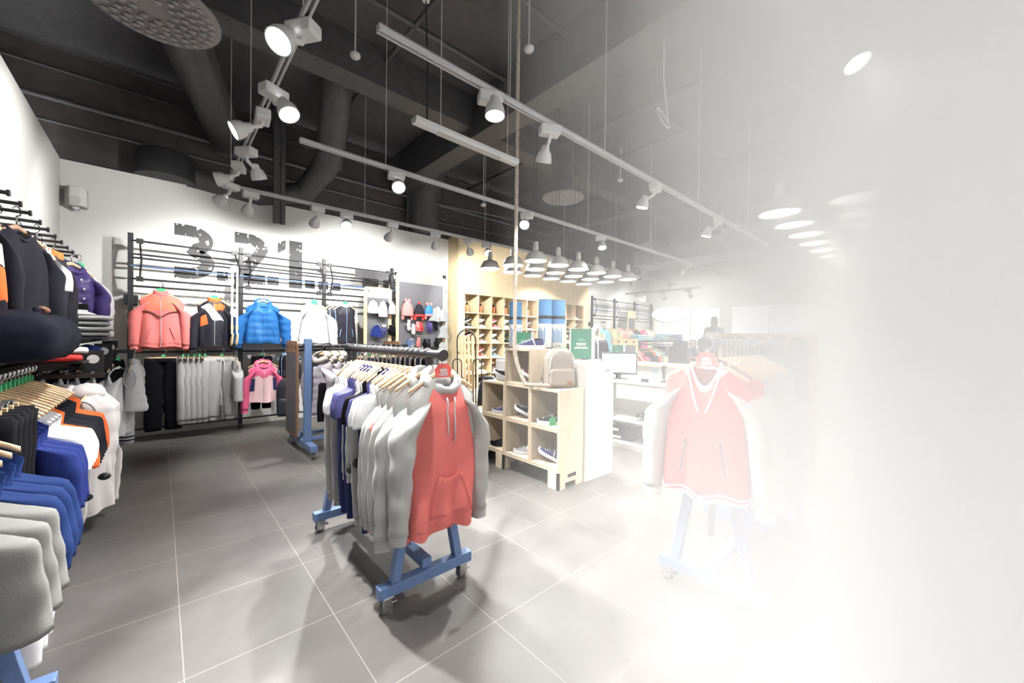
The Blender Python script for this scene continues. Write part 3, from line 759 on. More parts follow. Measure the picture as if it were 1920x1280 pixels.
# ------------------------------------------------------------------ near blue rack with the red hoodie
a_rack((1.13, 2.52, 0), R(90), 'blue A-frame rolling rack carrying the red and grey hoodie')
hood1, TH = make_top('hooded_sweatshirt', 'red hooded sweatshirt with light grey raglan sleeves at the front of the near blue rack', c_coral, c_grey,
    L=.81, W=.215, Wh=.222, D=.085, collar='hood', cmat=c_grey, hem=c_coral, cuff=c_grey, slen=.70, seed=4, fold=1.6, r0=.072, r1=.052, drawstr=c_lgrey, spread=.045, slope=.10)
hood1['category'] = 'hoodie'
for sx in (-1, 1):
    f0 = (lambda t, sx=sx: sx*interp([0, .12, .3, .45], [.28, .56, .80, 1.0], t)); f1 = (lambda t, sx=sx: sx*1.0)
    obj('raglan_shoulder', TH.patch(f0 if sx > 0 else f1, f1 if sx > 0 else f0, .0, .44, off=.006), c_grey, hood1, smooth='all')
    f0 = (lambda t, sx=sx: sx*interp([0, .12, .3, .45], [.28, .56, .80, 1.0], t))
    obj('raglan_shoulder', TH.patch(f0 if sx > 0 else f1, f1 if sx > 0 else f0, .0, .44, off=.006, side=1), c_grey, hood1, smooth='all')
pk = TH.patch(lambda t: -interp([.6, .72, .9], [.30, .42, .56], t), lambda t: interp([.6, .72, .9], [.30, .42, .56], t), .62, .9, off=.014)
obj('kangaroo_pocket', pk, c_coral, hood1, smooth='all')
pe = MB()
for sx in (-1, 1): pe.tube([TH.pt(sx*interp([.6, .72, .9], [.30, .42, .56], t_), t_, -1, .0165) for t_ in (.63, .68, .73, .78, .83, .88)], .0035, 6)
obj('pocket_seam', pe.tube([TH.pt(u_, .62, -1, .0165) for u_ in (-.30, -.15, 0, .15, .30)], .0035, 6), c_coral, hood1, smooth='all')
wl = obj('woven_label', MB().box(-.222, -.208, -.012, .0, -.93, -.885), black_metal, hood1)
obj('label_print', MB().box(-.218, -.212, -.0135, -.012, -.925, -.89), ink_white, wl)
hang(hood1, hg_sale, (1.16, 1.86, 1.36), 0, 'red hooded sweatshirt with light grey raglan sleeves at the front of the near blue rack', 'wooden hanger with red sale tag holding the red hoodie')
hang(hood1, hg_plain, (1.13, 1.965, 1.36), R(3), 'second red and grey hooded sweatshirt, just behind the front one', 'plain wooden hanger just behind the sale hanger on the near blue rack', scale=(1.02, .6, 1.06))
greyl, _ = make_top('sweatshirt', 'x', c_grey, L=.76, W=.22, Wh=.225, D=.035, hem=c_grey, cuff=c_grey, slen=.70, seed=9, r0=.068, r1=.05, spread=.05)
tee_w, _ = make_top('t_shirt', 'x', c_white, L=.70, W=.23, Wh=.24, D=.025, sleeve='short', seed=2)
tee_v, _ = make_top('t_shirt', 'x', c_blueviolet, L=.70, W=.23, Wh=.24, D=.025, sleeve='short', seed=5)
tee_k, _ = make_top('t_shirt', 'x', c_black, L=.70, W=.23, Wh=.24, D=.025, sleeve='short', seed=6)
tee_n, _ = make_top('t_shirt', 'x', c_navy, L=.70, W=.23, Wh=.24, D=.025, sleeve='short', seed=7)
tee_g, _ = make_top('sweatshirt', 'x', c_lgrey, L=.70, W=.23, Wh=.24, D=.025, cuff=c_lgrey, slen=.66, seed=8, r0=.06, r1=.045, spread=.06)
row = [(greyl, 'grey marl sweatshirt'), (greyl, 'grey marl sweatshirt'), (greyl, 'grey marl sweatshirt'), (tee_w, 'white t-shirt'), (tee_w, 'white t-shirt'), (tee_v, 'violet navy t-shirt'), (tee_k, 'black t-shirt'),
       (tee_g, 'pale grey sweatshirt with red neck tape'), (tee_g, 'pale grey sweatshirt with red neck tape'), (tee_v, 'violet navy t-shirt'), (tee_v, 'violet navy t-shirt'), (tee_v, 'violet navy t-shirt'),
       (tee_w, 'white t-shirt'), (tee_w, 'white t-shirt'), (tee_w, 'white t-shirt'), (greyl, 'grey marl sweatshirt'), (greyl, 'grey marl sweatshirt')]
for i, (g, d) in enumerate(row):
    y = 2.05+i*.066
    hang(g, hg_plain, (1.13, y, 1.36), R(4+1.6*max(0, i-2)), '%s on the near rack, %s garment behind the hoodies' % (d, ORD[i]),
         'wooden hanger on the near blue rack, holding the %s garment behind the hoodies' % ORD[i], 'tops on the near blue rack', 'hangers on the near blue rack', jit=.05, scale=(1, .75, 1) if i < 3 else (.88, .6, .88))
# trousers hanging lower below the short-sleeved shirts
jog = make_pants('joggers', 'x', c_grey, L=.62, W=.15, cuff=c_grey)
jogr = make_pants('joggers', 'x', c_coral, L=.62, W=.15); jogn = make_pants('joggers', 'x', c_navy, L=.62, W=.15, cuff=c_navy)
lowp = [(jogr, 'red joggers', 2.12), (jogr, 'red joggers', 2.2), (jogn, 'navy joggers', 2.30), (jog, 'pale grey joggers with black cord toggles', 2.42), (jogn, 'navy joggers', 2.55), (jogn, 'navy joggers', 2.66), (jog, 'grey marl joggers with ribbed ankle cuffs', 2.80), (jog, 'grey marl joggers with ribbed ankle cuffs', 2.92)]
for i, (g, d, y) in enumerate(lowp):
    place(g, (1.0, y, 1.08), .3, '%s below the near rack t-shirts, %s from the front' % (d, ORD[i]), 'joggers beneath the shirts', (1, .7, 1))
for i, y in enumerate((2.36, 2.46, 2.18)):
    tag(obj('cord_toggle', MB().blob((0, 0, 0), .018, .014, .026), black_metal, smooth=True, loc=(.925, 1.915, .58)), 'black oval cord toggle beside the left side seam of the red hoodie', 'toggle') if i == 0 else None
    tag(obj('cord_toggle', MB().blob((0, 0, 0), .022, .018, .028), black_metal, smooth=True, loc=(.865, y-.03, .70-.06*i)), ['upper black oval cord toggle on the pale joggers', 'lower black oval cord toggle on the pale joggers', 'black oval cord toggle on the red joggers'][i], 'toggle')

# ------------------------------------------------------------------ middle blue rack with grey puffer coats
def t_rack(loc, label, L=1.36, H=1.37, W2=1.0):
    t = thing('rolling_rack', label, 'clothes rack', loc)
    for sx in (-1, 1):
        x = sx*L/2
        obj('foot_beam', MB().box(x-.04, x+.04, -.30, W2-.30, .09, .16), blue_steel, t, bevel=.004)
        obj('post', MB().box(x-.04, x+.04, -.03, .03, .16, H+.05), blue_steel, t, bevel=.004)
        for y in (-.26, W2-.36): caster(t, x, y)
        board(t, x-.07*1, .16, .74, .17, H+.02)
    for y in (0, .34): obj('lower_rail', MB().box(-L/2, L/2, y-.02, y+.02, .17, .21), blue_steel, t, bevel=.003)
    obj('hanging_bar', MB().tube([(-L/2-.1, 0, H-.04), (L/2+.1, 0, H-.04)], .02, 16), black_metal, t, smooth=True)
    return t
t_rack((2.02, 5.22, 0), 'blue rolling rack with brown framed end panels behind the near rack')
puf, _ = make_top('puffer_coat', 'x', c_lilac, L=.72, W=.2, Wh=.22, D=.09, collar='hood', quilt=8, slen=.52, seed=12, r0=.075, r1=.055)
obj('fur_trim', MB().tube([(.12*math.cos(a), .055*math.sin(a)-.02, -.14+.05*math.sin(a)) for a in [2*PI*k/18 for k in range(19)]], .034, 10), c_fur, puf, smooth='all')
trk, _ = make_top('track_jacket', 'x', c_navy, L=.62, W=.2, Wh=.21, D=.045, collar='high', cuff=c_navy, slen=.55, seed=14, stripes=None,
                  panels=[('side_stripe', c_red, .72, .86, .05, .95), ('side_stripe', c_red, -.86, -.72, .05, .95)])
tee_b, _ = make_top('t_shirt', 'x', c_blue, L=.55, W=.19, Wh=.2, D=.03, sleeve='short', seed=5)
xs = 1.50
lst = [(puf, 'lilac grey puffer coat with fur hood')]*3+[(trk, 'navy track jacket with red side stripe')]*3+[(puf, 'lilac grey puffer coat with fur hood')]+[(greyl, 'grey marl sweatshirt')]*2+[(tee_b, 'bright blue t-shirt')]*4
for i, (g, d) in enumerate(lst):
    hang(g, hg_plain, (xs, 5.22, 1.33), R(-68) if i < 3 else R(-85), '%s, %s from the left on the middle rack' % (d, ORD[i]),
         'wooden hanger on the middle blue rack, %s from the left' % ORD[i], 'garments on the middle blue rack', 'hangers on the middle blue rack', jit=.05)
    xs += .1 if i < 3 else .075
skirt = make_pants('trousers', 'x', c_black, L=.45, W=.2, taper=1.)
place(skirt, (1.62, 5.1, .98), .3, 'black trousers hanging below the grey puffer coats')
# black low gondola between the two racks with clip hangers
t = thing('low_rail', 'low black rail stand with wooden clip hangers between the two blue racks', 'clothes rack', (2.0, 4.25, 0))
for sx in (-1, 1):
    obj('upright', MB().box(sx*.5-.015, sx*.5+.015, -.015, .015, 0, 1.34), black_metal, t)
    obj('foot', MB().box(sx*.5-.02, sx*.5+.02, -.22, .22, 0, .03), black_metal, t, bevel=.003)
obj('bar', MB().box(-.55, .55, -.012, .012, 1.30, 1.33), black_metal, t)
obj('shelf', MB().box(-.5, .5, -.2, .2, .62, .64), black_metal, t)
gp = make_pants('trousers', 'x', c_dark, L=.55, W=.17)
for i in range(7):
    hang(gp, hc, (1.57+.13*i, 4.25, 1.32), R(-78), 'charcoal trousers on a clip hanger, %s from the left on the low black rail' % ORD[i], 'wooden clip hanger, %s from the left on the low black rail' % ORD[i],
         'trousers on the low black rail', 'clip hangers on the low black rail')

# ------------------------------------------------------------------ right rack with varsity jackets
R3 = a_rack((2.87, .86, 0), 0, 'pale blue A-frame rolling rack carrying the red varsity jackets', H=1.44, legtop=1.0)
tb = thing('display_board', 'tall tan board with three round holes behind the varsity jackets', 'display board', (3.62, .98, 0))
board(tb, 0, -.36, .36, .3, 1.52, tan_board, 0)
for y in (-.24, 0, .24): obj('black_ring', MB().lathe([(.055, -.016), (.062, -.02), (.062, .02), (.03, .02), (.03, -.016)], 24, (0, y, 1.43), Matrix.Rotation(R(90), 4, 'Y')), black_metal, tb, smooth=True)
for y in (-.12, .14): obj('clamp_bracket', MB().box(-.03, .03, y-.04, y+.04, 1.36, 1.49).box(-.025, .025, y-.025, y+.025, .1, 1.4), black_metal, tb, bevel=.004)
obj('base', MB().box(-.2, .2, -.36, .36, 0, .1), blue_steel, tb, bevel=.004)
var_rib = mat('white_red_striped_rib', (.85, .85, .85), .8)
var, TV = make_top('varsity_jacket', 'red varsity jacket with light grey sleeves and striped collar, foremost on the right rack', c_red, c_lgrey, L=.70, W=.215, Wh=.22, D=.085,
    collar='rib', cmat=var_rib, hem=var_rib, cuff=var_rib, slen=.62, seed=21, r0=.078, r1=.05, spread=.075, dip=.13,
    panels=[('collar_stripe', c_red, -.16, -.10, .0, .03), ('button_placket', c_red, -.10, .08, .12, .92)], fold=1.)
for sx in (-1, 1):
    def band(a, b): return TV.patch(lambda t, a=a: sx*a*interp([0, .2], [.36, .04], t), lambda t, b=b: sx*b*interp([0, .2], [.36, .04], t)+sx*.03, .0, .2, off=.012)
    obj('collar_band', band(1.0, 1.35), var_rib, var, smooth='all')
    obj('waist_stripe', TV.patch(-.98 if sx < 0 else .05, -.05 if sx < 0 else .98, .95, .965, off=.004), c_red, var, smooth='all')
    p = [TV.pt(sx*lerp(.42, .52, k/5), lerp(.60, .80, k/5), -1, .006) for k in range(6)]
    obj('zip_pocket', MB().tube(p, .008, 6, ry=.004), black_metal, var, smooth='all')
    obj('zip_arrow', MB().lathe([(.018, 0), (.001, .03)], 3, TV.pt(sx*.41, .585, -1, .008)), black_metal, var)
hang(var, hg_sale, (2.2, .86, 1.44), R(-80), 'red varsity jacket with light grey sleeves and striped collar, foremost on the right rack', 'wooden hanger with red sale tag holding the front varsity jacket')
for i in range(11):
    g, d = (var, 'red varsity jacket') if i < 3 else (greyl, 'pale grey sweatshirt')
    hang(g, hg_dark if i == 0 else hg_plain, (2.34+.075*i, .86, 1.44), R(-90), '%s in the added haze, %s garment behind the front varsity jacket' % (d, ORD[i]), 'hanger %s behind the front varsity jacket on the right rack' % ORD[i],
         'tops on the right rack', 'hangers on the right rack', scale=(.95, .6 if i < 3 else .9, 1))

# ------------------------------------------------------------------ back wall racking
def wall_frame(posts, label, y=7.33, brackets=True):
    t = thing('wall_rack', label, 'wall rack', (0, y, 0))
    for x in posts: obj('post', MB().box(x-.028, x+.028, -.028, .028, 0, 2.81), black_metal, t, bevel=.003)
    obj('wall_bracket', MB().box(posts[0]-.07, posts[0]+.07, .0, .31, 1.86, 1.98), black_metal, t)
    for a, b_ in zip(posts, posts[1:]):
        for z, r in ((2.71, .013), (2.53, .012), (2.48, .012), (2.2, .012), (2.1, .014), (1.21, .016), (.16, .014)):
            obj('rail', MB().tube([(a, -.03, z), (b_, -.03, z)], r, 8), black_metal, t, smooth=True)
        obj('blue_rail', MB().tube([(a, -.035, 2.37), (b_, -.035, 2.37)], .011, 8), blue_steel, t, smooth=True)
        for x in (a+.09, b_-.09):
            obj('strut', MB().tube([(x, -.03, 2.71), (x+(.02 if x < (a+b_)/2 else .07)*(1 if brackets else 1), -.11, 2.45), (x, -.03, 2.2)], .012, 6).box(x-.035, x+.035, -.055, 0, 2.68, 2.74).box(x-.035, x+.035, -.055, 0, 2.17, 2.23), black_metal, t)
    return t
wall_frame([-.304, .923, 2.136, 3.394, 4.598], 'black tubular wall rack in front of the 3 2 1 wall graphic')
Yj = 7.16
jc, T_ = make_top('zip_jacket', 'x', c_pinkc, L=.72, W=.22, Wh=.235, D=.075, collar='high', zipm=ink_white, hem=c_pinkc, cuff=c_pinkc, slen=.62, seed=31, pockets=c_pinkc, r0=.075, r1=.052)
peach_y = cloth('orange_pink_yoke', (.85, .23, .15))
obj('yoke', T_.patch(lambda t: -.94, lambda t: .94, .03, .3), peach_y, jc, smooth='all')
for sx in (-1, 1):
    p = [T_.pt(sx*lerp(.02, .85, k/6), lerp(.42, .25, k/6), -1, .02) for k in range(7)]
    obj('chevron_stripe', MB().tube(p, .012, 6, ry=.004), black_metal, jc, smooth='all')
JK = 'jackets along the upper rail of the wall rack'
hang(jc, hg_green, (.0, Yj, 2.13), 0, 'salmon pink zip jacket with black chevron, leftmost on the upper rail', 'green tagged hanger holding the salmon pink jacket')
hang(jc, hg_plain, (.03, Yj+.07, 2.11), 0, 'second salmon pink jacket just behind the first', 'hanger behind the salmon pink jacket', scale=(1, .4, 1.02))
jn, T_ = make_top('windbreaker', 'x', c_nblack, L=.66, W=.195, Wh=.185, D=.07, collar='high', cmat=c_orange, zipm=ink_white, hem=c_nblack, cuff=c_nblack, slen=.62, seed=33, pockets=c_nblack, r0=.07, r1=.05)
obj('white_sash', T_.patch(lambda t: -.85+.9*(t-.05)*2.2, lambda t: -.25+.9*(t-.05)*2.6, .06, .42, off=.006), c_whiten, jn, smooth='all')
obj('orange_panel', T_.patch(lambda t: -.9, lambda t: -.55+(t-.25)*.6, .28, .52, off=.004), c_orange, jn, smooth='all')
obj('orange_shoulder', T_.patch(lambda t: -.1, lambda t: .75-t, .04, .2, off=.005), c_orange, jn, smooth='all')
hang(jn, hg_green, (.58, Yj, 2.08), 0, 'black windbreaker with white sash and orange panels behind the gymnastic rings', 'green tagged hanger holding the black and orange windbreaker')
jb, T_ = make_top('puffer_jacket', 'x', c_blue, L=.64, W=.23, Wh=.25, D=.11, collar='hood', quilt=6, zipm=c_blue, cuff=c_blue, slen=.58, seed=35, r0=.09, r1=.06, pockets=c_blue, spread=.12)
hang(jb, hg_plain, (1.19, Yj, 2.10), 0, 'bright blue hooded puffer jacket on the upper rail', 'wooden hanger holding the bright blue puffer jacket')
jw, T_ = make_top('puffer_jacket', 'x', c_whiten, L=.66, W=.21, Wh=.25, D=.10, collar='hood', quilt=5, slen=.58, seed=36, r0=.085, r1=.06, spread=.13, pockets=c_palepink)
hang(jw, hg_green, (1.93, Yj, 2.12), 0, 'white hooded puffer jacket right of the bright blue one', 'green tagged hanger holding the white puffer jacket')
vb, T_ = make_vest('puffer_vest', 'x', c_nblack, c_ice, L=.66, W=.18, Wh=.21, D=.08, zipm=c_ice, pockets=c_ice)
hang(vb, hg_green, (2.44, Yj, 2.12), 0, 'black puffer vest with light blue zip and pocket trim', 'green tagged hanger holding the black puffer vest')
for k in (1, 2): hang(vb, hg_plain, (2.44-.07*k, Yj+.035*k, 2.12), 0, 'black and light blue puffer vest, %s one behind the front vest' % ORD[k-1], 'wooden hanger, %s behind the front puffer vest' % ORD[k-1], scale=(1, .5, 1))
# gymnastic rings
for k, x in enumerate((.775, .835)):
    t = thing('gymnastic_ring', '%s wooden gymnastic ring on a white strap in front of the black windbreaker' % ['left', 'right'][k], 'gymnastic ring', (x, 6.98, 0))
    obj('ring', MB().tube([(.008*math.sin(a), .07*math.cos(a)*.5, 1.39+.085*math.sin(a)) for a in [2*PI*j/20 for j in range(21)]], .014, 8), hang_wood, t, smooth=True)
    obj('strap', MB().box(-.012, .012, -.003, .003, 1.47, 2.42), white_metal, t)
    obj('buckle', MB().box(-.016, .016, -.012, .012, 1.53, 1.60), tan_board, t)
obj('rope_knot', MB().blob((.80, 6.99, 2.43), .05, .03, .05), c_white, None, smooth=True)
tag(bpy.data.objects['rope_knot'], 'white strap knot tied around the blue rail above the rings', 'knot')
# lower rail: trousers
tr_b = make_pants('track_pants', 'x', c_black, L=.97, W=.19, D=.07, seed=3, taper=.78, draw=None); tr_g = make_pants('joggers', 'x', c_grey, L=.86, W=.17, D=.06, cuff=c_grey, seed=4, taper=.62, draw=c_white)
hang(tr_b, hc, (.03, 7.18, 1.22), 0, 'black track pants hanging front on, leftmost on the lower rail', 'wooden clip hanger holding the black track pants')
for k, x in enumerate((.24, .30, .36, .42, .48)):
    hang(tr_g, hc, (x, 7.18, 1.22), R(75), 'grey marl joggers seen side on, %s from the left on the lower rail' % ORD[k], 'clip hanger of the side-on grey joggers, %s from the left' % ORD[k], 'side-on grey joggers', 'clip hangers of the side-on joggers', scale=(.8, 1.2, 1))
hang(tr_g, hc, (.67, 7.14, 1.22), R(4), 'grey marl joggers hanging front on beside the second post', 'wooden clip hanger holding the front-on grey joggers', scale=(1.1, 1, 1))
sg, _ = make_top('sweatshirt', 'x', c_grey, L=.5, W=.17, D=.05, slen=.45, seed=41)
hang(sg, hg_plain, (.84, 7.06, 1.20), R(90), 'small grey sweatshirt squeezed against the second post', 'hanger of the small grey sweatshirt')
jp, T_ = make_top('rain_jacket', 'x', c_palepink, c_pink, L=.60, W=.2, Wh=.21, D=.07, collar='hood', cmat=c_pink, zipm=c_lgrey, slen=.62, cuff=c_pink, seed=43, r0=.07, r1=.05, panels=[('pink_yoke', c_pink, -.97, .97, .02, .3)])
for sx in (-1, 1): obj('navy_side_panel', T_.patch(.62 if sx > 0 else -.97, .97 if sx > 0 else -.62, .32, .68, off=.005), c_navy, jp, smooth='all')
hang(jp, hg_plain, (1.19, 7.1, 1.15), 0, 'pink hooded rain jacket with pale pink front and navy sides', 'wooden hanger holding the pink rain jacket')
hang(tr_b, hc, (1.18, 7.2, 1.22), 0, 'dark leggings hanging behind the pink rain jacket', 'clip hanger behind the pink rain jacket', scale=(.7, .8, .85))
for k, x in enumerate((1.5, 1.58, 1.66)):
    hang(vb, hg_plain, (x, 7.2, 1.22), R(-70), 'dark sleeveless top left of the brown end panel, %s from the left' % ORD[k], 'hanger of the %s dark sleeveless top' % ORD[k], 'dark sleeveless tops', 'hangers of the dark sleeveless tops', scale=(.7, .5, .6))
# backpack hanging by the brown panel
def backpack(label, loc, rz, m, w=.3, h=.42, d=.15, patchm=None, tagm=None, hung=False):
    t = thing('backpack', label, 'backpack', loc, rz)
    def shell(w_, h_, d_, y, z0, top=1.):
        rings = []
        for j in range(15):
            q = j/14; z = z0+h_*q
            k_ = 1-max(0, (q-.72)/.28)**2.2*.55*top; kb = 1-max(0, (.08-q)/.08)*.12
            f = d_*(1-max(0, (q-.75)/.25)**2*.5)
            ring = []
            for i in range(20):
                a = 2*PI*i/20; c, s_ = math.cos(a), math.sin(a)
                px = w_/2*k_*kb*math.copysign(abs(c)**.45, c); py = f/2*kb*math.copysign(abs(s_)**.5, s_)
                wv = 1+.05*noise.noise(Vector((px*14, py*14, z*12)))
                ring.append(Vector((px*wv, y+py*wv, z)))
            rings.append(ring)
        return MB().loft(rings)
    obj('main_compartment', shell(w, h, d, 0, 0), m, t, smooth='all')
    obj('front_pocket', shell(w*.86, h*.42, .05, -d/2-.005, .03, .4), m, t, smooth='all')
    pts = [(w/2*.86*math.cos(a), -d/2*.95-.004+.02*abs(math.sin(a)), h*.58+h*.36*math.sin(a)) for a in [PI*k/14 for k in range(15)]]
    obj('zip', MB().tube([(w/2*.9, -d/2*.8, .12)]+pts+[(-w/2*.9, -d/2*.8, .12)], .005, 6), white_lam if m is c_khaki else black_metal, t, smooth='all')
    for sx in (-1, 1): obj('shoulder_strap', MB().tube([(sx*.06, d/2, h*.92), (sx*.1, d/2+.06, h*.6), (sx*.13, d/2+.05, h*.25), (sx*w*.48, d/2, .04)], .02, 8, ry=.006), m, t, smooth='all')
    obj('handle', MB().tube([(-.04, d/2-.02, h*.95), (-.03, d/2, h+.03), (.03, d/2, h+.03), (.04, d/2-.02, h*.95)], .008, 6), m, t, smooth='all')
    if hung:
        for sx in (-1, 1): obj('hanging_strap', MB().tube([(sx*.08, d/2-.03, h*.95), (sx*.05, d/2+.05, h+.25), (sx*.03, .28, 1.05)], .014, 8, ry=.005), m, t, smooth='all')
    if patchm: obj('leather_patch', MB().box(.04, .10, -d/2-.036, -d/2-.03, .035, .075), patchm, t, bevel=.002)
    if tagm: obj('size_tag', MB().box(-.02, .08, -.02, .03, h-.01, h+.005), tagm, t, bevel=.002)
    return t
leather = mat('brown_leather', (.25, .10, .05), .5)
backpack('black backpack with brown leather pulls hanging beside the brown framed panel', (1.51, 7.0, .18), R(-20), c_nblack, .31, .6, .16, leather, hung=True)
backpack('khaki grey backpack leaning on the stacked plywood crates', (3.03, 2.63, .957), R(-25), c_khaki, .31, .40, .15, leather, green_tag)

# ------------------------------------------------------------------ knitwear boards
def yboard(name, label, x0, x1, z0, z1, y, fm, holes):
    t = thing(name, label, 'display board', (0, y, 0))
    obj('panel_frame', MB().prism(rrect(x1-x0, z1-z0, .05, 5, (x0+x1)/2, (z0+z1)/2), -.01, .01), fm, t, bevel=.003)
    obj('perforated_panel', MB().box(x0+.06, x1-.07, -.015, .015, z0+.06, z1-(.2 if holes else .17)), peg_black, t)
    for k in range(holes):
        obj('round_hole', MB().lathe([(.028, -.012), (.028, .012)], 16, (x0+(x1-x0)*(k+.5)/holes, 0, z1-.08), Matrix.Rotation(R(90), 4, 'X')), chrome, t, smooth=True)
    return t
yboard('knitwear_board', 'smaller wooden framed black board with pale hats', 2.79, 3.33, .5, 2.39, 7.2, tan_board, 3)
yboard('knitwear_board', 'large wooden framed black board with colourful hats and gloves', 3.42, 4.55, .25, 2.72, 7.2, tan_board, 0)
tag(obj('header_board', MB().box(2.66, 3.30, 7.27, 7.29, 2.55, 2.69), mat('dark_grey_panel', (.06, .06, .065), .6)), 'blank dark grey strip panel above the smaller knitwear board', 'panel')
def hook(x, z, label, g): tag(obj('peg_hook', MB().tube([(x, 7.19, z), (x, 7.08, z), (x, 7.07, z+.02)], .004, 6), chrome), label, 'hook', g)
def hat(x, z, m, label, pom=None, brim=None, h=.17, w=.105, ear=False, y=7.11):
    t = thing('knit_hat', label, 'hat', (x, y, z), random.uniform(-.2, .2), 'knitted hats on the boards'); t.scale = (.85, .5, 1)
    prof = [(w, -h), (w*1.05, -h*.8), (w*.95, -h*.45), (w*.62, -h*.15), (w*.25, -.01), (.01, 0)]
    obj('crown', MB().lathe(prof, 18), m, t, smooth='all')
    if brim: obj('brim', MB().lathe([(w*1.0, -h), (w*1.07, -h*.97), (w*1.06, -h*.84), (w*.98, -h*.82)], 18), brim, t, smooth='all')
    if ear:
        for sx in (-1, 1): obj('ear_flap', MB().blob((sx*w*.8, 0, -h*1.1), .035, .05, .05), brim or m, t, smooth='all')
    if pom:
        for dx in ((-.045, .045) if ear != 'one' else (0,)): obj('pompon', MB().blob((dx, 0, .01), .038, .036, .036), pom, t, smooth='all')
GN = []
def glove(x, z, m, label, mitten=False, L=.20, y=7.12, cuffm=None):
    hook(x, z+.005, 'chrome peg hook %s in the glove rows of the knitwear boards' % ORD[len(GN)], 'hooks of the glove rows'); GN.append(x)
    t = thing('glove', label, 'gloves', (x, y, z), random.uniform(-.3, .3), 'gloves and mittens on the boards')
    obj('palm', MB().tube([(0, 0, 0), (0, 0, -.05), (0, 0, -.1), (0, 0, -.145)], [.036, .034, .045, .046], 12, ry=[.02, .018, .02, .016], side=(1, 0, 0)), m, t, smooth='all')
    if mitten: obj('mitten_end', MB().blob((0, 0, -.16), .047, .02, .06), m, t, smooth='all')
    else:
        for k, dx in enumerate((-.034, -.012, .011, .033)): obj('finger', MB().tube([(dx, 0, -.13), (dx*1.15, 0, -.17), (dx*1.25, -.004, -.20+.012*abs(k-1.5))], [.011, .0105, .007], 8), m, t, smooth='all')
    obj('thumb', MB().tube([(-.035, 0, -.07), (-.055, -.005, -.1), (-.06, -.008, -.125)], [.014, .012, .008], 8), m, t, smooth='all')
    if cuffm: obj('cuff', MB().tube([(0, 0, .005), (0, 0, -.045)], .038, 12, ry=.022, side=(1, 0, 0)), cuffm, t, smooth='all')
hat(2.93, 2.13, c_white, 'white knitted hat, leftmost of the upper row on the smaller board', h=.24, w=.12)
hat(3.12, 2.13, c_knit, 'pale lilac knitted hat in the middle of the upper row', h=.3, w=.11)
hat(3.30, 2.13, c_grey, 'grey knitted hat with turned brim, right of the upper row', brim=c_grey, h=.24, w=.085)
hat(3.22, 2.13, c_dark, 'dark grey hat tucked behind the grey one', h=.24, w=.08, y=7.15)
scarf = Top(L=.22, W=.11, Wh=.13, D=.03, seed=5, neck=.02, dip=.0)
tag(obj('neck_warmer', scarf.shell(0, 1), c_royal, smooth='all', loc=(3.0, 7.12, 1.80)), 'royal blue fleece neck warmer on the smaller board', 'neck warmer')
glove(3.15, 1.68, c_blueviolet, 'navy and grey striped glove in the lower row of the smaller board', cuffm=c_lgrey, L=.2)
glove(3.28, 1.68, c_black, 'black gloves, lower right of the smaller board')
glove(3.35, 1.66, c_black, 'black glove behind the lower right gloves', y=7.15)
hat(3.62, 2.17, c_pinkc, 'coral bobble hat with two pompons, leftmost on the large board', pom=c_pinkc, brim=c_pinkc, h=.3, w=.14, ear=True)
hat(3.88, 2.13, c_dark, 'dark hat with red pompon and red ear flaps', pom=c_red, brim=c_red, h=.26, w=.12, ear='one')
hat(4.1, 2.13, c_blue, 'blue hat with pink brim and two pink pompons', pom=c_pinkc, brim=c_pinkc, h=.24, w=.10, ear=True)
hat(4.31, 2.1, mat('pink_white_striped_knit', (.85, .75, .75), .9, kind='stripe', scale=20, col2=(.75, .12, .2)), 'pink and white striped pointed hat', h=.24, w=.09)
for k, (x, z, m, d, mt) in enumerate(((3.66, 1.80, c_grey, 'grey mittens, upper pair on the large board', True), (3.76, 1.72, c_grey, 'grey mitten overlapping the upper pair', True), (3.86, 1.77, c_pinkc, 'coral gloves in the middle row of the large board', False), (3.93, 1.76, c_red, 'red glove behind the coral gloves', False),
    (4.10, 1.78, c_purple, 'purple gloves on the large board', False), (4.15, 1.75, c_purple, 'second purple glove beside the first purple one', False), (4.28, 1.78, c_black, 'black gloves in the middle row of the large board', False),
    (3.72, 1.42, c_grey, 'grey woollen glove, lowest row left', False), (3.88, 1.45, c_pinkc, 'coral woollen glove, lowest row', False), (4.02, 1.42, c_black, 'black glove, lowest row', False), (4.12, 1.42, c_dark, 'dark glove next to the lowest black glove', False), (4.3, 1.44, c_black, 'black gloves, lowest row right', False))):
    glove(x, z, m, d, mt)
pon = Top(L=.28, W=.10, Wh=.15, D=.05, seed=8, neck=.02, dip=.0)
for k, (x, z, d) in enumerate(((4.24, 2.2, 'upper left multicolour striped knit beside the pointed hat'), (4.46, 2.2, 'upper right multicolour striped knit'), (4.46, 1.85, 'middle multicolour striped knit'), (4.44, 1.5, 'lower wide multicolour striped knit poncho'), (4.44, 1.2, 'lowest multicolour striped scarf'))):
    tag(obj('striped_knit', pon.shell(0, 1), c_striped, smooth='all', loc=(x, 7.12, z), solid=0), d, 'scarf', 'striped knits on the large board')
for k, x in enumerate((3.0, 3.12, 3.3, 3.65, 3.88, 4.1, 4.3, 4.45)): hook(x, 2.13, 'chrome peg hook, %s from the left in the hat row' % ORD[k], 'hooks of the hat row')
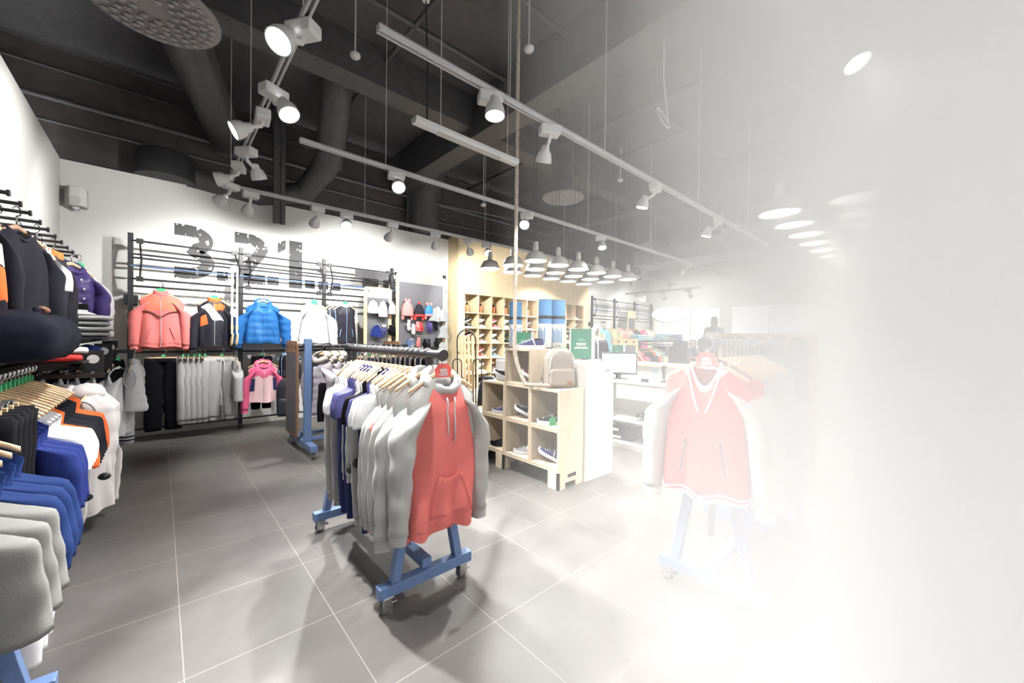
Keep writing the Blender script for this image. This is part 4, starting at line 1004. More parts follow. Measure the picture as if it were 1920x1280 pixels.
# ------------------------------------------------------------------ shoes
def make_shoe(m, sole, lace=None, stripe=None, low=True):
    """trainer pointing to +X, sitting on z=0, heel at x=-.14"""
    t = thing('trainer', 'x', 'shoe')
    n = 16; so = []; upr = []
    for j in range(n+1):
        q = j/n; x = -.14+.28*q
        w_ = .036*max(0, 1-abs(2*q-1)**4)**.5*(1+.22*math.sin(PI*min(1, max(0, (q-.35)/.65))))+.002
        toe = .016*max(0, (q-.82)/.18)**2
        so.append([Vector((x, w_*s_*1.08, z+toe)) for s_, z in ((-1, .0), (1, 0), (1.06, .016), (1, .03), (-1, .03), (-1.06, .016))])
        if .02 < q < .99:
            h = interp([0, .12, .3, .42, .6, .8, 1], [.085, .088, .078, .085, .06, .042, .028], q)
            ww = w_
            ring = []
            for k in range(14):
                a = PI*k/13; c = math.cos(a)
                ring.append(Vector((x+(.004 if q < .1 else 0), ww*math.copysign(abs(c)**.7, c)*(1-.25*math.sin(a)*(1 if q < .45 else .3)), .026+toe+(h-.026)*max(0, math.sin(a))**.75)))
            upr.append(ring)
    obj('sole', MB().loft(so), sole, t, smooth=True)
    obj('upper', MB().loft(upr), m, t, smooth='all')
    obj('collar_opening', MB().blob((-.075, 0, .079), .048, .022, .012, 14, 6), c_black if m not in (c_black,) else c_grey, t, smooth='all')
    lb = MB()
    for k in range(5): lb.tube([(-.012+.02*k, -.02, .074-.007*k), (-.008+.02*k, 0, .087-.0075*k), (-.012+.02*k, .02, .074-.007*k)], .0035, 5)
    obj('laces', lb, lace or c_white, t, smooth='all')
    if stripe:
        sb = MB()
        sb.tube([(-.035, -.037, .03), (-.028, -.036, .05), (-.022, -.026, .074), (-.02, 0, .086), (-.022, .026, .074), (-.028, .036, .05), (-.035, .037, .03)], .006, 6)
        obj('side_stripe', sb, stripe, t, smooth='all')
    return t
sh = {}
def shoe(key):
    if key not in sh:
        cols = {'black': (c_black, c_white, c_white), 'blackpink': (c_black, c_white, c_pink), 'white': (c_white, c_white, c_lgrey), 'whitepink': (c_white, c_white, c_palepink), 'red': (c_red, c_white, c_white), 'rose': (mat('dusty_rose_mesh', (.55, .32, .28), .8), c_white, c_white),
                'green': (c_white, c_white, green_tag), 'bgreen': (c_black, c_black, green_tag), 'blue': (mat('petrol_blue_mesh', (.05, .22, .38), .7), c_white, c_white), 'tan': (mat('tan_leather', (.42, .16, .07), .5), c_black, c_white),
                'navy': (c_navy, c_white, c_white), 'grey': (mat('grey_mesh', (.3, .3, .3), .8), c_white, c_white), 'purple': (c_purple, c_white, c_white), 'charcoal': (c_dark, c_white, c_white), 'allblack': (c_black, c_black, c_black), 'maroon': (mat('maroon_suede', (.12, .03, .04), .8), c_white, c_white)}
        a, b_, c_ = cols[key]; sh[key] = make_shoe(a, b_, c_, c_)
    return sh[key]
WORD = {'black': 'black', 'blackpink': 'black and pink', 'white': 'white', 'whitepink': 'white and pink', 'red': 'red', 'rose': 'dusty rose', 'green': 'white and green', 'bgreen': 'black and green', 'blue': 'petrol blue', 'tan': 'tan brown', 'navy': 'navy', 'grey': 'grey', 'purple': 'purple', 'charcoal': 'charcoal', 'allblack': 'all black', 'maroon': 'maroon'}

# ------------------------------------------------------------------ wooden shoe wall
sw = thing('shoe_wall', 'tall pale wood shoe wall unit with rows of square cubbyholes', 'shelving unit', (0, 7.24, 0))
X0, PT = 5.09, .392; X1 = X0+11*PT
zs = [2.45, 2.03, 1.68, 1.335, .987, .627, .267]
obj('upper_panel', MB().box(4.90, 9.65, 0, .41, 2.45, 3.74), maple, sw)
obj('side_panel', MB().box(4.90, X0, 0, .41, 0, 2.45), maple, sw)
obj('side_panel', MB().box(X1, 9.65, 0, .41, 0, 2.45), maple, sw)
obj('plinth', MB().box(X0, X1, 0, .41, 0, .267), maple, sw)
obj('back_panel', MB().box(X0, X1, .37, .41, .267, 2.45), maple, sw)
for z in zs[1:]: obj('shelf', MB().box(X0, X1, .002, .37, z-.012, z+.012), maple, sw)
for i in range(1, 11): obj('divider', MB().box(X0+PT*i-.011, X0+PT*i+.011, 0, .37, .267, 2.45), maple, sw)
for k, x in enumerate((6.0, 7.35, 8.7)): obj('panel_joint', MB().box(x, x+.006, -.002, .0, 2.5, 3.74), tan_board, sw)
NW = ['one', 'two', 'three', 'four', 'five', 'six', 'seven', 'eight', 'nine', 'ten', 'eleven']
grid = [['black', 'whitepink', 'red', 'green', 'green', 'blackpink', 'white', 'navy', 'bgreen', 'bgreen', 'whitepink'],
        ['blackpink', 'rose', 'white', 'bgreen', 'bgreen', 'rose', 'grey', 'white', 'green', 'green', 'white'],
        ['white', 'red', 'blue', 'green', 'white', 'red', 'blue', 'grey', 'whitepink', 'bgreen', 'white'],
        ['white', 'white', 'tan', 'white', 'tan', 'white', 'black', 'white', 'tan', 'white', 'black'],
        ['allblack', 'allblack', 'allblack', 'black', 'grey', 'black', 'navy', 'black', 'white', 'black', 'navy']]
for r_ in range(5):
    for c_i in range(11):
        k_ = grid[r_][c_i]; x = X0+PT*(c_i+.5)
        for q in range(2):
            if q == 0: lo = (x-.0, 7.42, zs[r_+2]+.19); rr = (0, R(-18), R(12))
            else: lo = (x-.0, 7.36, zs[r_+2]+.014); rr = (0, 0, R(8))
            if q == 0: lo = (lo[0], lo[1], zs[r_+2]+.165)
            dup(shoe(k_), lo, 0, '%s trainer, %s of the pair, shoe wall column %s, row %s' % (WORD[k_], ['upper', 'lower'][q], ['one', 'two', 'three', 'four', 'five', 'six', 'seven', 'eight', 'nine', 'ten', 'eleven'][c_i], ['one', 'two', 'three', 'four', 'five'][r_]),
                'trainers on the shoe wall', None, rr)
        tag(obj('shoe_stand', MB().box(x-.12, x+.12, 7.38, 7.5, zs[r_+2]+.135, zs[r_+2]+.140).box(x-.12, x+.12, 7.5, 7.505, zs[r_+2]+.012, zs[r_+2]+.14), glass),
            'clear acrylic shoe stand, column %s, row %s of the shoe wall' % (NW[c_i], NW[r_]), 'shoe stand', 'clear stands on the shoe wall')
bo = thing('water_bottle', 'x', 'bottle')
obj('bottle_body', MB().lathe([(.04, 0), (.043, .01), (.043, .14), (.035, .165), (.02, .18)], 16), mat('orange_translucent_plastic', (.85, .25, .10), .3), bo, smooth=True)
obj('cap', MB().lathe([(.03, .175), (.03, .205), (.014, .21), (.012, .235), (.002, .236)], 14), c_dark, bo, smooth=True)
for q, c_i in enumerate((0, 1, 2, 3, 4, 5, 6, 9)):
    dup(bo, (X0+PT*(c_i+.4), 7.38, 2.042), 0, 'orange water bottle with dark cap in the top row cubbyhole, column %s' % NW[c_i], 'bottles in the top row of the shoe wall')
dup(shoe('whitepink'), (X0+PT*10.5, 7.38, 2.044), .2, 'white and pale pink trainer alone in the top right cubbyhole', None)

# ------------------------------------------------------------------ plywood crates with shoes
def crate_proto(dy):
    t = thing('plywood_crate', 'x', 'crate'); th = .02; h = .385; d = .38
    obj('side_panel', MB().box(0, d, 0, th, 0, h), plywood, t, bevel=.001); obj('side_panel', MB().box(0, d, dy-th, dy, 0, h), plywood, t, bevel=.001)
    obj('top_panel', MB().box(0, d, th, dy-th, h-th, h), plywood, t); obj('bottom_panel', MB().box(0, d, th, dy-th, 0, th), plywood, t)
    obj('back_panel', MB().box(d-.012, d, th, dy-th, th, h-th), plywood, t)
    obj('front_edges', MB().box(-.002, 0, 0, th, 0, h).box(-.002, 0, dy-th, dy, 0, h).box(-.002, 0, th, dy-th, 0, th).box(-.002, 0, th, dy-th, h-th, h), plywood_edge, t)
    return t
cp = crate_proto(.395); CX = 2.825
cells = [(2.445, .185, 'bottom row, nearest'), (2.845, .185, 'bottom row, middle'), (3.245, .185, 'bottom row, third from the near end'), (2.445, .572, 'upper row, under the khaki backpack'), (2.845, .572, 'upper row, middle under the top crate'), (3.245, .572, 'upper row, third from the near end'),
         (2.845, .958, 'single one on top'), (3.645, .185, 'bottom row, far end')]
for y, z, d in cells: dup(cp, (CX, y, z), 0, 'open plywood crate in the shoe display, '+d, 'stacked plywood crates')
pl = thing('crate_pallet', 'low plywood pallet base with handle slot under the crates', 'pallet', (CX, 2.445, 0))
for y in (0, .80, 1.45):
    o_ = [(0, 0), (.10, 0), (.10, .055), (.26, .055), (.26, 0), (.38, 0), (.38, .165), (.0, .165)]
    obj('pallet_leg', MB().prism(o_, y, y+.03, 'y').box(0, .02, y, y+.14, 0, .165), plywood, pl)
obj('handle_slot', MB().prism(rrect(.13, .035, .008, 3, .2, .115), -.001, .002), c_dark, pl)
obj('pallet_top', MB().box(0, .38, 0, 1.6, .165, .183), plywood, pl)
for (k_, x, y, z, rx, l) in (('navy', 2.94, 2.66, .206, 1, 'navy trainer tilted up in the nearest bottom crate'), ('grey', 2.95, 3.02, .206, 0, 'grey trainer lying in the middle bottom crate'), ('allblack', 2.95, 3.42, .206, 0, 'all black shoe in the third bottom crate'),
                          ('charcoal', 2.94, 2.66, .593, 0, 'charcoal trainer with green tag in the upper crate under the backpack'), ('black', 2.94, 3.03, .593, 1, 'black trainer tilted up in the middle upper crate'), ('purple', 2.95, 3.40, .593, 0, 'purple trainer in the third upper crate'),
                          ('maroon', 2.97, 2.95, .979, 1, 'maroon shoe inside the top crate behind the rope'), ('black', 2.94, 3.40, .960, 1, 'black trainer tilted against the white box left of the top crate')):
    dup(shoe(k_), (x, y, z+(.045 if rx else 0)), 0, l, None, 1.05, (0, R(-24) if rx else 0, R(118)))
dup(shoe('navy'), (3.0, 3.03, 1.345), 0, 'large navy trainer standing on the top crate', None, 1.25, (0, 0, R(150)))
tag(obj('size_tag', MB().box(-.045, .045, -.002, .002, 0, .08), green_tag, loc=(2.85, 2.55, .605)), 'green swing tag on the charcoal trainer', 'tag')
tag(obj('display_plinth', MB().box(3.0, 3.2, 3.32, 3.6, .958, 1.19), white_lam, bevel=.004), 'small white display box behind the tilted black trainer', 'box')
# rope
rp = MB()
path = [Vector((2.70, 2.95, 5.25-.1*k)) for k in range(40)]
e0 = path[-1]
for k in range(1, 9): path.append(Vector((2.70+.005*k, 2.95-.002*k*k, e0.z-.045*k)))
b0 = path[-1]
for k in range(1, 12):
    q = k/11; path.append(Vector((lerp(b0.x, 2.93, q), lerp(b0.y, 2.62, q)-.03*math.sin(PI*q), .985+(b0.z-.985)*(1-q)**3)))
def rope(path, r, rad, turns):
    mb = MB(); Ls = [0]
    fine = []
    for a, b_ in zip(path, path[1:]):
        for k in range(4): fine.append(a.lerp(b_, k/4))
    fine.append(path[-1])
    for s_ in range(3):
        pts = []; L_ = 0
        for i, p in enumerate(fine):
            if i: L_ += (p-fine[i-1]).length
            d = (fine[min(i+1, len(fine)-1)]-fine[max(i-1, 0)]).normalized()
            x = d.cross(Vector((.3, .9, .1))).normalized(); y = d.cross(x); a = L_*turns+2*PI*s_/3
            pts.append(p+x*r*math.cos(a)+y*r*math.sin(a))
        mb.tube(pts, rad, 6)
    return mb
tag(obj('hanging_rope', rope(path, .0105, .0125, 62), mat('natural_hemp_rope', (.60, .51, .41), .95, bump=.5, scale=220, var=.25), smooth='all'), 'thick twisted hemp rope hanging from the ceiling and curling onto the crates', 'rope')
p2 = [Vector((4.0, .33, 5.25-.1*k)) for k in range(36)]+[Vector((4.0+.05*k, .33-.01*k, 1.75-.12*k)) for k in range(5)]
tag(obj('hanging_rope', rope(p2, .0105, .0125, 62), MATS['natural_hemp_rope'], smooth='all'), 'second pale rope hanging far right in the added haze', 'rope')

# ------------------------------------------------------------------ white cash counter and things on it
t = thing('counter_unit', 'tall plain white counter side behind the plywood crates', 'counter', (3.215, 2.42, 0))
obj('body', MB().box(0, .475, 0, 1.45, 0, 1.21), white_lam, t, bevel=.003)
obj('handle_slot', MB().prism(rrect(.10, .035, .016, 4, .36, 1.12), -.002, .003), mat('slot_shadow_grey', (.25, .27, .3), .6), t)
mb_ = mat('matte_blue_foam', (.09, .26, .50), .8, bump=.2, scale=150); ylw = mat('yellow_edge', (.8, .68, .3), .7)
for k, (x, y, l) in enumerate(((3.42, 3.20, 'middle rolled blue exercise mat, left one of the close pair'), (3.57, 3.12, 'right rolled blue exercise mat of the close pair'), (3.36, 3.66, 'left rolled blue exercise mat beside the rope'))):
    t = thing('rolled_mat', l, 'exercise mat', (x, y, 1.21), .3*k, 'rolled blue mats on the counter')
    sp = [((.02+.055*q/40)*math.cos(q*.55), (.02+.055*q/40)*math.sin(q*.55)) for q in range(41)]
    obj('foam_roll', MB().lathe([(.078, 0), (.08, .004), (.08, .70), (.074, .712), (.02, .712)], 24), mb_, t, smooth=True)
    obj('yellow_edge', MB().tube([(.079*math.cos(a), .079*math.sin(a), .713) for a in [2*PI*j/24 for j in range(25)]], .004, 6), ylw, t)
    for z in (.12, .50): obj('strap', MB().lathe([(.081, z-.018), (.083, z-.017), (.083, z+.017), (.081, z+.018)], 24, cap=False), black_metal, t, smooth=True)
    obj('paper_sleeve', MB().lathe([(.0815, .14), (.0825, .141), (.0825, .42), (.0815, .421)], 24, cap=False), white_lam, t, smooth=True)
    g_ = MB()
    for q in range(7):
        a = R(195+14*q+k*10); g_.box(-.006, .006, -.0845, -.083, .2, .38-.02*(q % 3), Matrix.Rotation(a+R(90)-R(60), 4, 'Z'))
    obj('printed_text_block', g_, mb_, t)
def sign(x, y, z, s_, rz, label):
    t = thing('sign_holder', label, 'sign', (x, y, z), rz)
    gm = mat('sign_green', (.03, .22, .13), .4)
    pa = obj('poster', MB().box(-.105*s_, .105*s_, -.003, .003, .03*s_, .34*s_), gm, t)
    obj('acrylic_post', MB().box(.105*s_, .14*s_, -.02, .02, 0, .35*s_), mat('clear_acrylic_edge', (.75, .76, .77), .2), t)
    obj('acrylic_post', MB().box(-.12*s_, -.105*s_, -.01, .01, 0, .345*s_), MATS['clear_acrylic_edge'], t)
    obj('acrylic_base', MB().box(-.12*s_, .14*s_, -.05, .05, 0, .008), MATS['clear_acrylic_edge'], t)
    for txt, zz, sz in (('new', .185, .062), ('collection', .145, .036)):
        mb = text_mb(txt, sz*s_, .0008, .0012*s_); xf(mb, Matrix.Translation((0, -.0042, zz*s_)) @ Matrix.Rotation(R(90), 4, 'X'))
        obj('lettering', mb, ink_white, pa)
    mb = MB()
    for k in range(-2, 3): mb.prism([(k*.012*s_-.004*s_, .215*s_), (k*.02*s_, .262*s_-abs(k)*.012*s_), (k*.012*s_+.004*s_, .215*s_)], -.0045, -.0035)
    obj('leaf_mark', mb, mat('pale_green_print', (.35, .65, .5), .5), pa)
sign(3.42, 2.66, 1.21, 1.05, R(-48), 'green new collection sign beside the khaki backpack')
sign(3.36, 3.52, 1.21, .95, R(-40), 'green new collection sign half hidden by the hemp rope')
sign(4.85, 3.12, 1.12, .75, R(-50), 'smaller green new collection sign by the computer monitor')
# desk
dk = thing('cash_desk', 'white cash desk with a drawer above two open shelves', 'desk', (4.57, 1.95, 0))
for y in (0, 1.53): obj('side_panel', MB().box(0, .6, y, y+.03, 0, .9), white_lam, dk, bevel=.002)
obj('desk_top', MB().box(-.01, .6, 0, 1.56, .875, .905), white_lam, dk, bevel=.002)
obj('back_panel', MB().box(.58, .6, .03, 1.53, 0, .88), white_lam, dk)
dw = obj('drawer', MB().box(0, .4, .04, 1.0, .67, .865), white_lam, dk, bevel=.003)
obj('handle', MB().prism(rrect(.1, .035, .016, 4, .62, .79), -.004, .001, 'x'), MATS['clear_acrylic_edge'], dw)
for z in (.38, .08): obj('shelf', MB().box(0, .58, .03, 1.53, z-.012, z+.012), white_lam, dk)
obj('plinth', MB().box(.02, .05, .03, 1.53, 0, .07), white_lam, dk)
lg = thing('counter_ledge', 'raised white counter ledge with a pale wood top behind the cash desk', 'counter', (5.2, 1.75, 0))
obj('front_panel', MB().box(0, .12, 0, 2.2, 0, 1.08), white_lam, lg); obj('wood_top', MB().box(-.06, .4, -.02, 2.2, 1.08, 1.115), plywood, lg, bevel=.002)
obj('side_return', MB().box(-.62, 0, 0, .05, 0, 1.06), white_lam, lg); obj('side_top', MB().box(-.64, 0, -.02, .12, 1.06, 1.115), plywood, lg, bevel=.002)
for k, (y, m) in enumerate(((2.72, mat('pale_blue_note', (.55, .72, .75), .7)), (2.5, mat('white_note', (.85, .87, .88), .7)), (2.28, mat('yellow_note', (.85, .83, .45), .7)))):
    tag(obj('sticky_note', MB().box(5.194, 5.199, y-.04, y+.04, .98, 1.06), m), ['pale blue note', 'white note', 'yellow note'][k]+' stuck on the ledge behind the cash desk', 'note')
mo = thing('computer_monitor', 'flat computer monitor with a pale blue screen on the cash desk', 'monitor', (4.78, 3.05, .905), R(-55))
obj('bezel', MB().box(-.25, .25, 0, .03, .06, .37), black_metal, mo, bevel=.006)
obj('screen', MB().box(-.23, .23, -.002, .001, .09, .35), mat('lit_screen', (.50, .74, .86), .3, emit=.9), mo)
obj('stand', MB().box(-.04, .04, .02, .05, 0, .15).box(-.12, .12, -.06, .1, 0, .012), black_metal, mo, bevel=.003)
sc_ = thing('barcode_scanner', 'dark barcode scanner on its stand on the cash desk', 'scanner', (4.85, 2.42, .905), R(-60))
obj('base', MB().lathe([(.06, 0), (.055, .02), (.012, .03), (.012, .12)], 16), black_metal, sc_, smooth=True)
obj('head', MB().tube([(0, .04, .05), (0, .03, .14), (0, 0, .2), (0, -.06, .21)], [.02, .024, .034, .028], 12, ry=[.018, .02, .022, .016], side=(1, 0, 0)), black_metal, sc_, smooth='all')
obj('cable', MB().tube([(.02, .02, .02), (.05, .0, .01), (.12, -.05, .01)], .005, 6), black_metal, sc_)
ph = thing('desk_telephone', 'white desk telephone with handset at the desk corner', 'telephone', (4.82, 2.16, .905), R(-70))
obj('body', MB().prism([(-.09, 0), (.09, 0), (.09, .07), (-.09, .035)], -.1, .1, 'x'), white_lam, ph, bevel=.008)
obj('handset', MB().tube([(-.07, -.08, .07), (-.07, -.05, .09), (-.07, .05, .11), (-.07, .08, .10)], [.026, .02, .02, .026], 12), white_lam, ph, smooth='all')
pr_ = thing('payment_terminal', 'small grey payment terminal beside the monitor', 'terminal', (4.72, 2.62, .905), R(-60))
obj('body', MB().box(-.05, .05, -.08, .08, 0, .045), c_dark, pr_, bevel=.01); obj('keypad', MB().box(-.035, .035, -.06, .0, .045, .05), white_metal, pr_)
def boxy(name, label, x, y, z, sx, sy, sz, m, rz=0, lab=None):
    t = thing(name, label, 'box', (x, y, z), rz)
    obj('carton', MB().box(-sx/2, sx/2, -sy/2, sy/2, 0, sz), m, t, bevel=.003)
    if lab:
        for q in range(lab): obj('paper_label', MB().box(-sx/2-.002, -sx/2, sy*(.05-.1*q), sy*.42, sz*(.72-.6*q), sz*(.95-.6*q)), white_lam, t)
    return t
cb = mat('brown_cardboard', (.42, .33, .24), .8, bump=.1)
boxy('cardboard_box', 'brown cardboard box on the upper desk shelf', 4.80, 2.2, .392, .3, .3, .2, cb, 0, 1)
boxy('shoe_box', 'black shoe box with white labels on the lower desk shelf', 4.78, 2.95, .092, .28, .36, .16, c_dark, .1, 2)
boxy('shoe_box', 'dark shoe box at the right end of the lower desk shelf', 4.80, 2.10, .092, .28, .2, .12, c_dark, 0, 1)
for k in range(3): tag(obj('paper_stack', MB().box(-.12, .12, -.17, .17, 0, .012), white_lam, loc=(4.76+.01*k, 2.85-.02*k, .392+.013*k)), '%s folder of the pile on the upper desk shelf' % ['lowest', 'middle', 'topmost'][k], 'folder')
tag(obj('cable_bundle', MB().tube([(4.75+.08*math.cos(a*.9), 2.65+.10*math.sin(a), .445+.02*math.sin(a*2.3)) for a in [k*.4 for k in range(50)]], .009, 6), black_metal, smooth=True), 'dark tangle of cables on the upper desk shelf', 'cable')
tag(obj('cable_bundle', MB().tube([(4.75+.08*math.cos(a*.9), 2.55+.10*math.sin(a), .14+.03*math.sin(a*2.3)) for a in [k*.4 for k in range(50)]], .009, 6), black_metal, smooth=True), 'dark tangle of cables on the lower desk shelf', 'cable')

# ------------------------------------------------------------------ sled with wire frame, bag on the floor
sl = thing('slatted_sled', 'upright wooden slatted sled with black wire runners before the shoe wall', 'sled', (3.60, 5.02, .0), R(-20))
sl.rotation_euler = (R(-6), 0, R(-25))
obj('runner_frame', MB().tube([(-.14, 0, 0), (-.15, 0, 1.35)]+[(-.0+.15*math.cos(a), 0, 1.42+.17*math.sin(a)) for a in [PI-PI*k/10 for k in range(11)]]+[(.15, 0, 1.35), (.14, 0, 0)], .011, 8), black_metal, sl, smooth='all')
for sx in (-1, 1): obj('wire_loop', MB().tube([(sx*.16-.07, -.06, 0), (sx*.16-.07, -.06, 1.0)]+[(sx*.16+.07*math.cos(a), -.06, 1.05+.07*math.sin(a)) for a in [PI-PI*k/8 for k in range(9)]]+[(sx*.16+.07, -.06, 1.0), (sx*.16+.07, -.06, 0)], .009, 8), black_metal, sl, smooth='all')
for k in range(4): obj('slat', MB().box(-.12+.065*k, -.075+.065*k, -.01, .008, .15, 1.5), tan_board, sl, bevel=.003)
for z in (.4, .8, 1.2): obj('cross_bar', MB().box(-.15, .15, .008, .02, z, z+.04), tan_board, sl)
backpack('black bag standing behind the crates below the sled', (3.25, 4.05, .0), R(-40), c_nblack, .3, .95, .2, leather)

# ------------------------------------------------------------------ far clothes racks at the right
wall_frame([9.95, 11.18, 12.43, 13.63], 'far black wall rack right of the shoe wall', 7.33)
cols = [(c_lemon, 'pale yellow'), (c_aqua, 'aqua blue'), (c_lemon, 'pale yellow printed'), (c_peach, 'peach pink'), (c_peach, 'coral pink'), (c_plum, 'dark floral'), (c_pink, 'rose pink'), (c_lemon, 'lemon')]
fp = {}
def farp(m):
    if m.name not in fp: fp[m.name] = make_top('blouse', 'x', m, L=.72, W=.24, Wh=.26, D=.07, slen=.55 if m in (c_aqua, c_peach) else .22, sleeve='long' if m in (c_aqua, c_peach) else 'short', seed=len(fp)+50)[0]
    return fp[m.name]
for i, (m, d) in enumerate(cols):
    hang(farp(m), hg_plain, (9.75+.47*i, 7.08, 1.93), R(-12), '%s top on the far wall rack, %s from the left' % (d, ORD[i]), 'hanger of the %s top on the far wall rack' % ORD[i], 'tops on the far wall rack', 'hangers on the far wall rack', scale=1.05)
for k, x in enumerate((10.45, 13.1)):
    tag(obj('ring_strap', MB().box(x-.015, x+.015, 6.93, 6.94, 1.5, 2.45), tan_board), ['left', 'right'][k]+' pale strap hanging in front of the far wall rack', 'strap')
    tag(obj('gymnastic_ring', MB().tube([(x, 6.93+.05*math.cos(a), 1.42+.09*math.sin(a)) for a in [2*PI*j/16 for j in range(17)]], .015, 8), hang_wood, smooth=True), 'wooden gymnastic ring on the %s strap of the far wall rack' % ['left', 'right'][k], 'gymnastic ring')
t = thing('knitwear_board', 'narrow far board with round holes on the far wall rack', 'display board', (12.1, 7.25, 0))
obj('panel_frame', MB().prism(rrect(.5, 1.6, .05, 5, 0, 1.65), -.01, .01), tan_board, t); obj('perforated_panel', MB().box(-.19, .19, -.015, .015, .9, 2.2), peg_black, t)
fr = thing('far_rail', 'far double clothes rail with folded shirts on its top shelf', 'clothes rack', (9.7, 5.0, 0))
obj('top_shelf', MB().box(-1.5, 1.25, -.22, .22, 1.40, 1.44), black_metal, fr); obj('bar', MB().tube([(-1.5, 0, 1.34), (1.6, 0, 1.34)], .018, 10), black_metal, fr)
for x in (-1.5, 1.25): obj('upright', MB().box(x-.03, x+.03, -.2, .2, 0, 1.40), black_metal, fr)
board(fr, -1.56, -.3, .3, .2, 1.48, tan_board); 
yb = obj('end_panel', MB().prism(rrect(.42, 1.3, .04, 4, 1.5, .83), -.26, -.24), tan_board, fr)
obj('perforated_panel', MB().box(1.34, 1.66, -.265, -.235, .25, 1.28), peg_black, yb)
for i in range(16):
    m, d = [(c_peach, 'peach top'), (c_pink, 'pink top'), (c_black, 'black top'), (c_black, 'black top'), (c_black, 'black top'), (c_orange, 'orange top'), (c_aqua, 'aqua top'), (c_lemon, 'lemon top'), (c_aqua, 'light blue top')][min(i, 8)] if i < 9 else (c_dark, 'dark leggings')
    if i < 9: hang(farp(m), hg_plain, (8.35+.15*i, 5.0, 1.34), R(-60), '%s on the far double rail, %s from the left' % (d, ORD[i]), 'hanger of the %s top on the far double rail' % ORD[i], 'tops on the far double rail', 'hangers on the far double rail', scale=.95)
    else: place(gp, (9.75+.16*(i-9), 5.0, 1.40), R(-50), 'dark leggings on the far double rail, %s from their left' % ORD[i-9], 'dark leggings on the far double rail')
fm_ = {}
def folded(x, y, z, m, label, w=.34, d=.28, h=.045, rz=0, group=None):
    t = Top.__new__(Top)
    rings = []
    for j in range(9):
        q = -1+2*j/8; rings.append([Vector((w/2*q, d/2*math.copysign(abs(math.cos(a))**.6, math.cos(a))*(1-.06*abs(q)**4), h/2+h/2*math.copysign(abs(math.sin(a))**.7, math.sin(a))*(1-.25*abs(q)**6)+.006*noise.noise(Vector((q*3, a, x*9+z*30))))) for a in [2*PI*k/14 for k in range(14)]])
    o = obj('folded_shirt', MB().loft(rings), m, smooth='all', loc=(x, y, z)); o.rotation_euler = (0, 0, rz)
    return tag(o, label, 'folded shirt', group)
for i, (x, n_, ms) in enumerate(((8.6, 3, (c_aqua, c_aqua, c_aqua)), (9.0, 3, (c_aqua, c_lemon, c_aqua)), (9.4, 2, (c_aqua, c_ice)), (9.9, 4, (c_aqua, c_lgrey, c_aqua, c_aqua)), (10.3, 3, (c_aqua, c_lgrey, c_ice)), (10.7, 4, (c_ice, c_ice, c_ice, c_ice)))):
    for k in range(n_): folded(x, 5.0, 1.44+.046*k, ms[k], 'folded shirt, %s from the bottom in the %s pile on the far rail shelf' % (ORD[k], ORD[i]), group='folded shirts on the far rail')
fl = thing('shoe_rack_panel', 'panel with pink flip-flops at the end of the far double rail', 'shoe panel', (11.15, 4.7, 0), R(-30)); 
obj('panel', MB().box(-.02, .02, -.2, .2, .3, 1.1), c_black, fl)
for k in range(3):
    for q in range(2): obj('flip_flop', MB().lathe([(.035, 0), (.04, .02), (.035, .03)], 10, (-.04, -.12+.12*k, .95-.22*q), Matrix.Scale(2.2, 4, (0, 0, 1))), [c_peach, c_white, c_peach][k], fl)
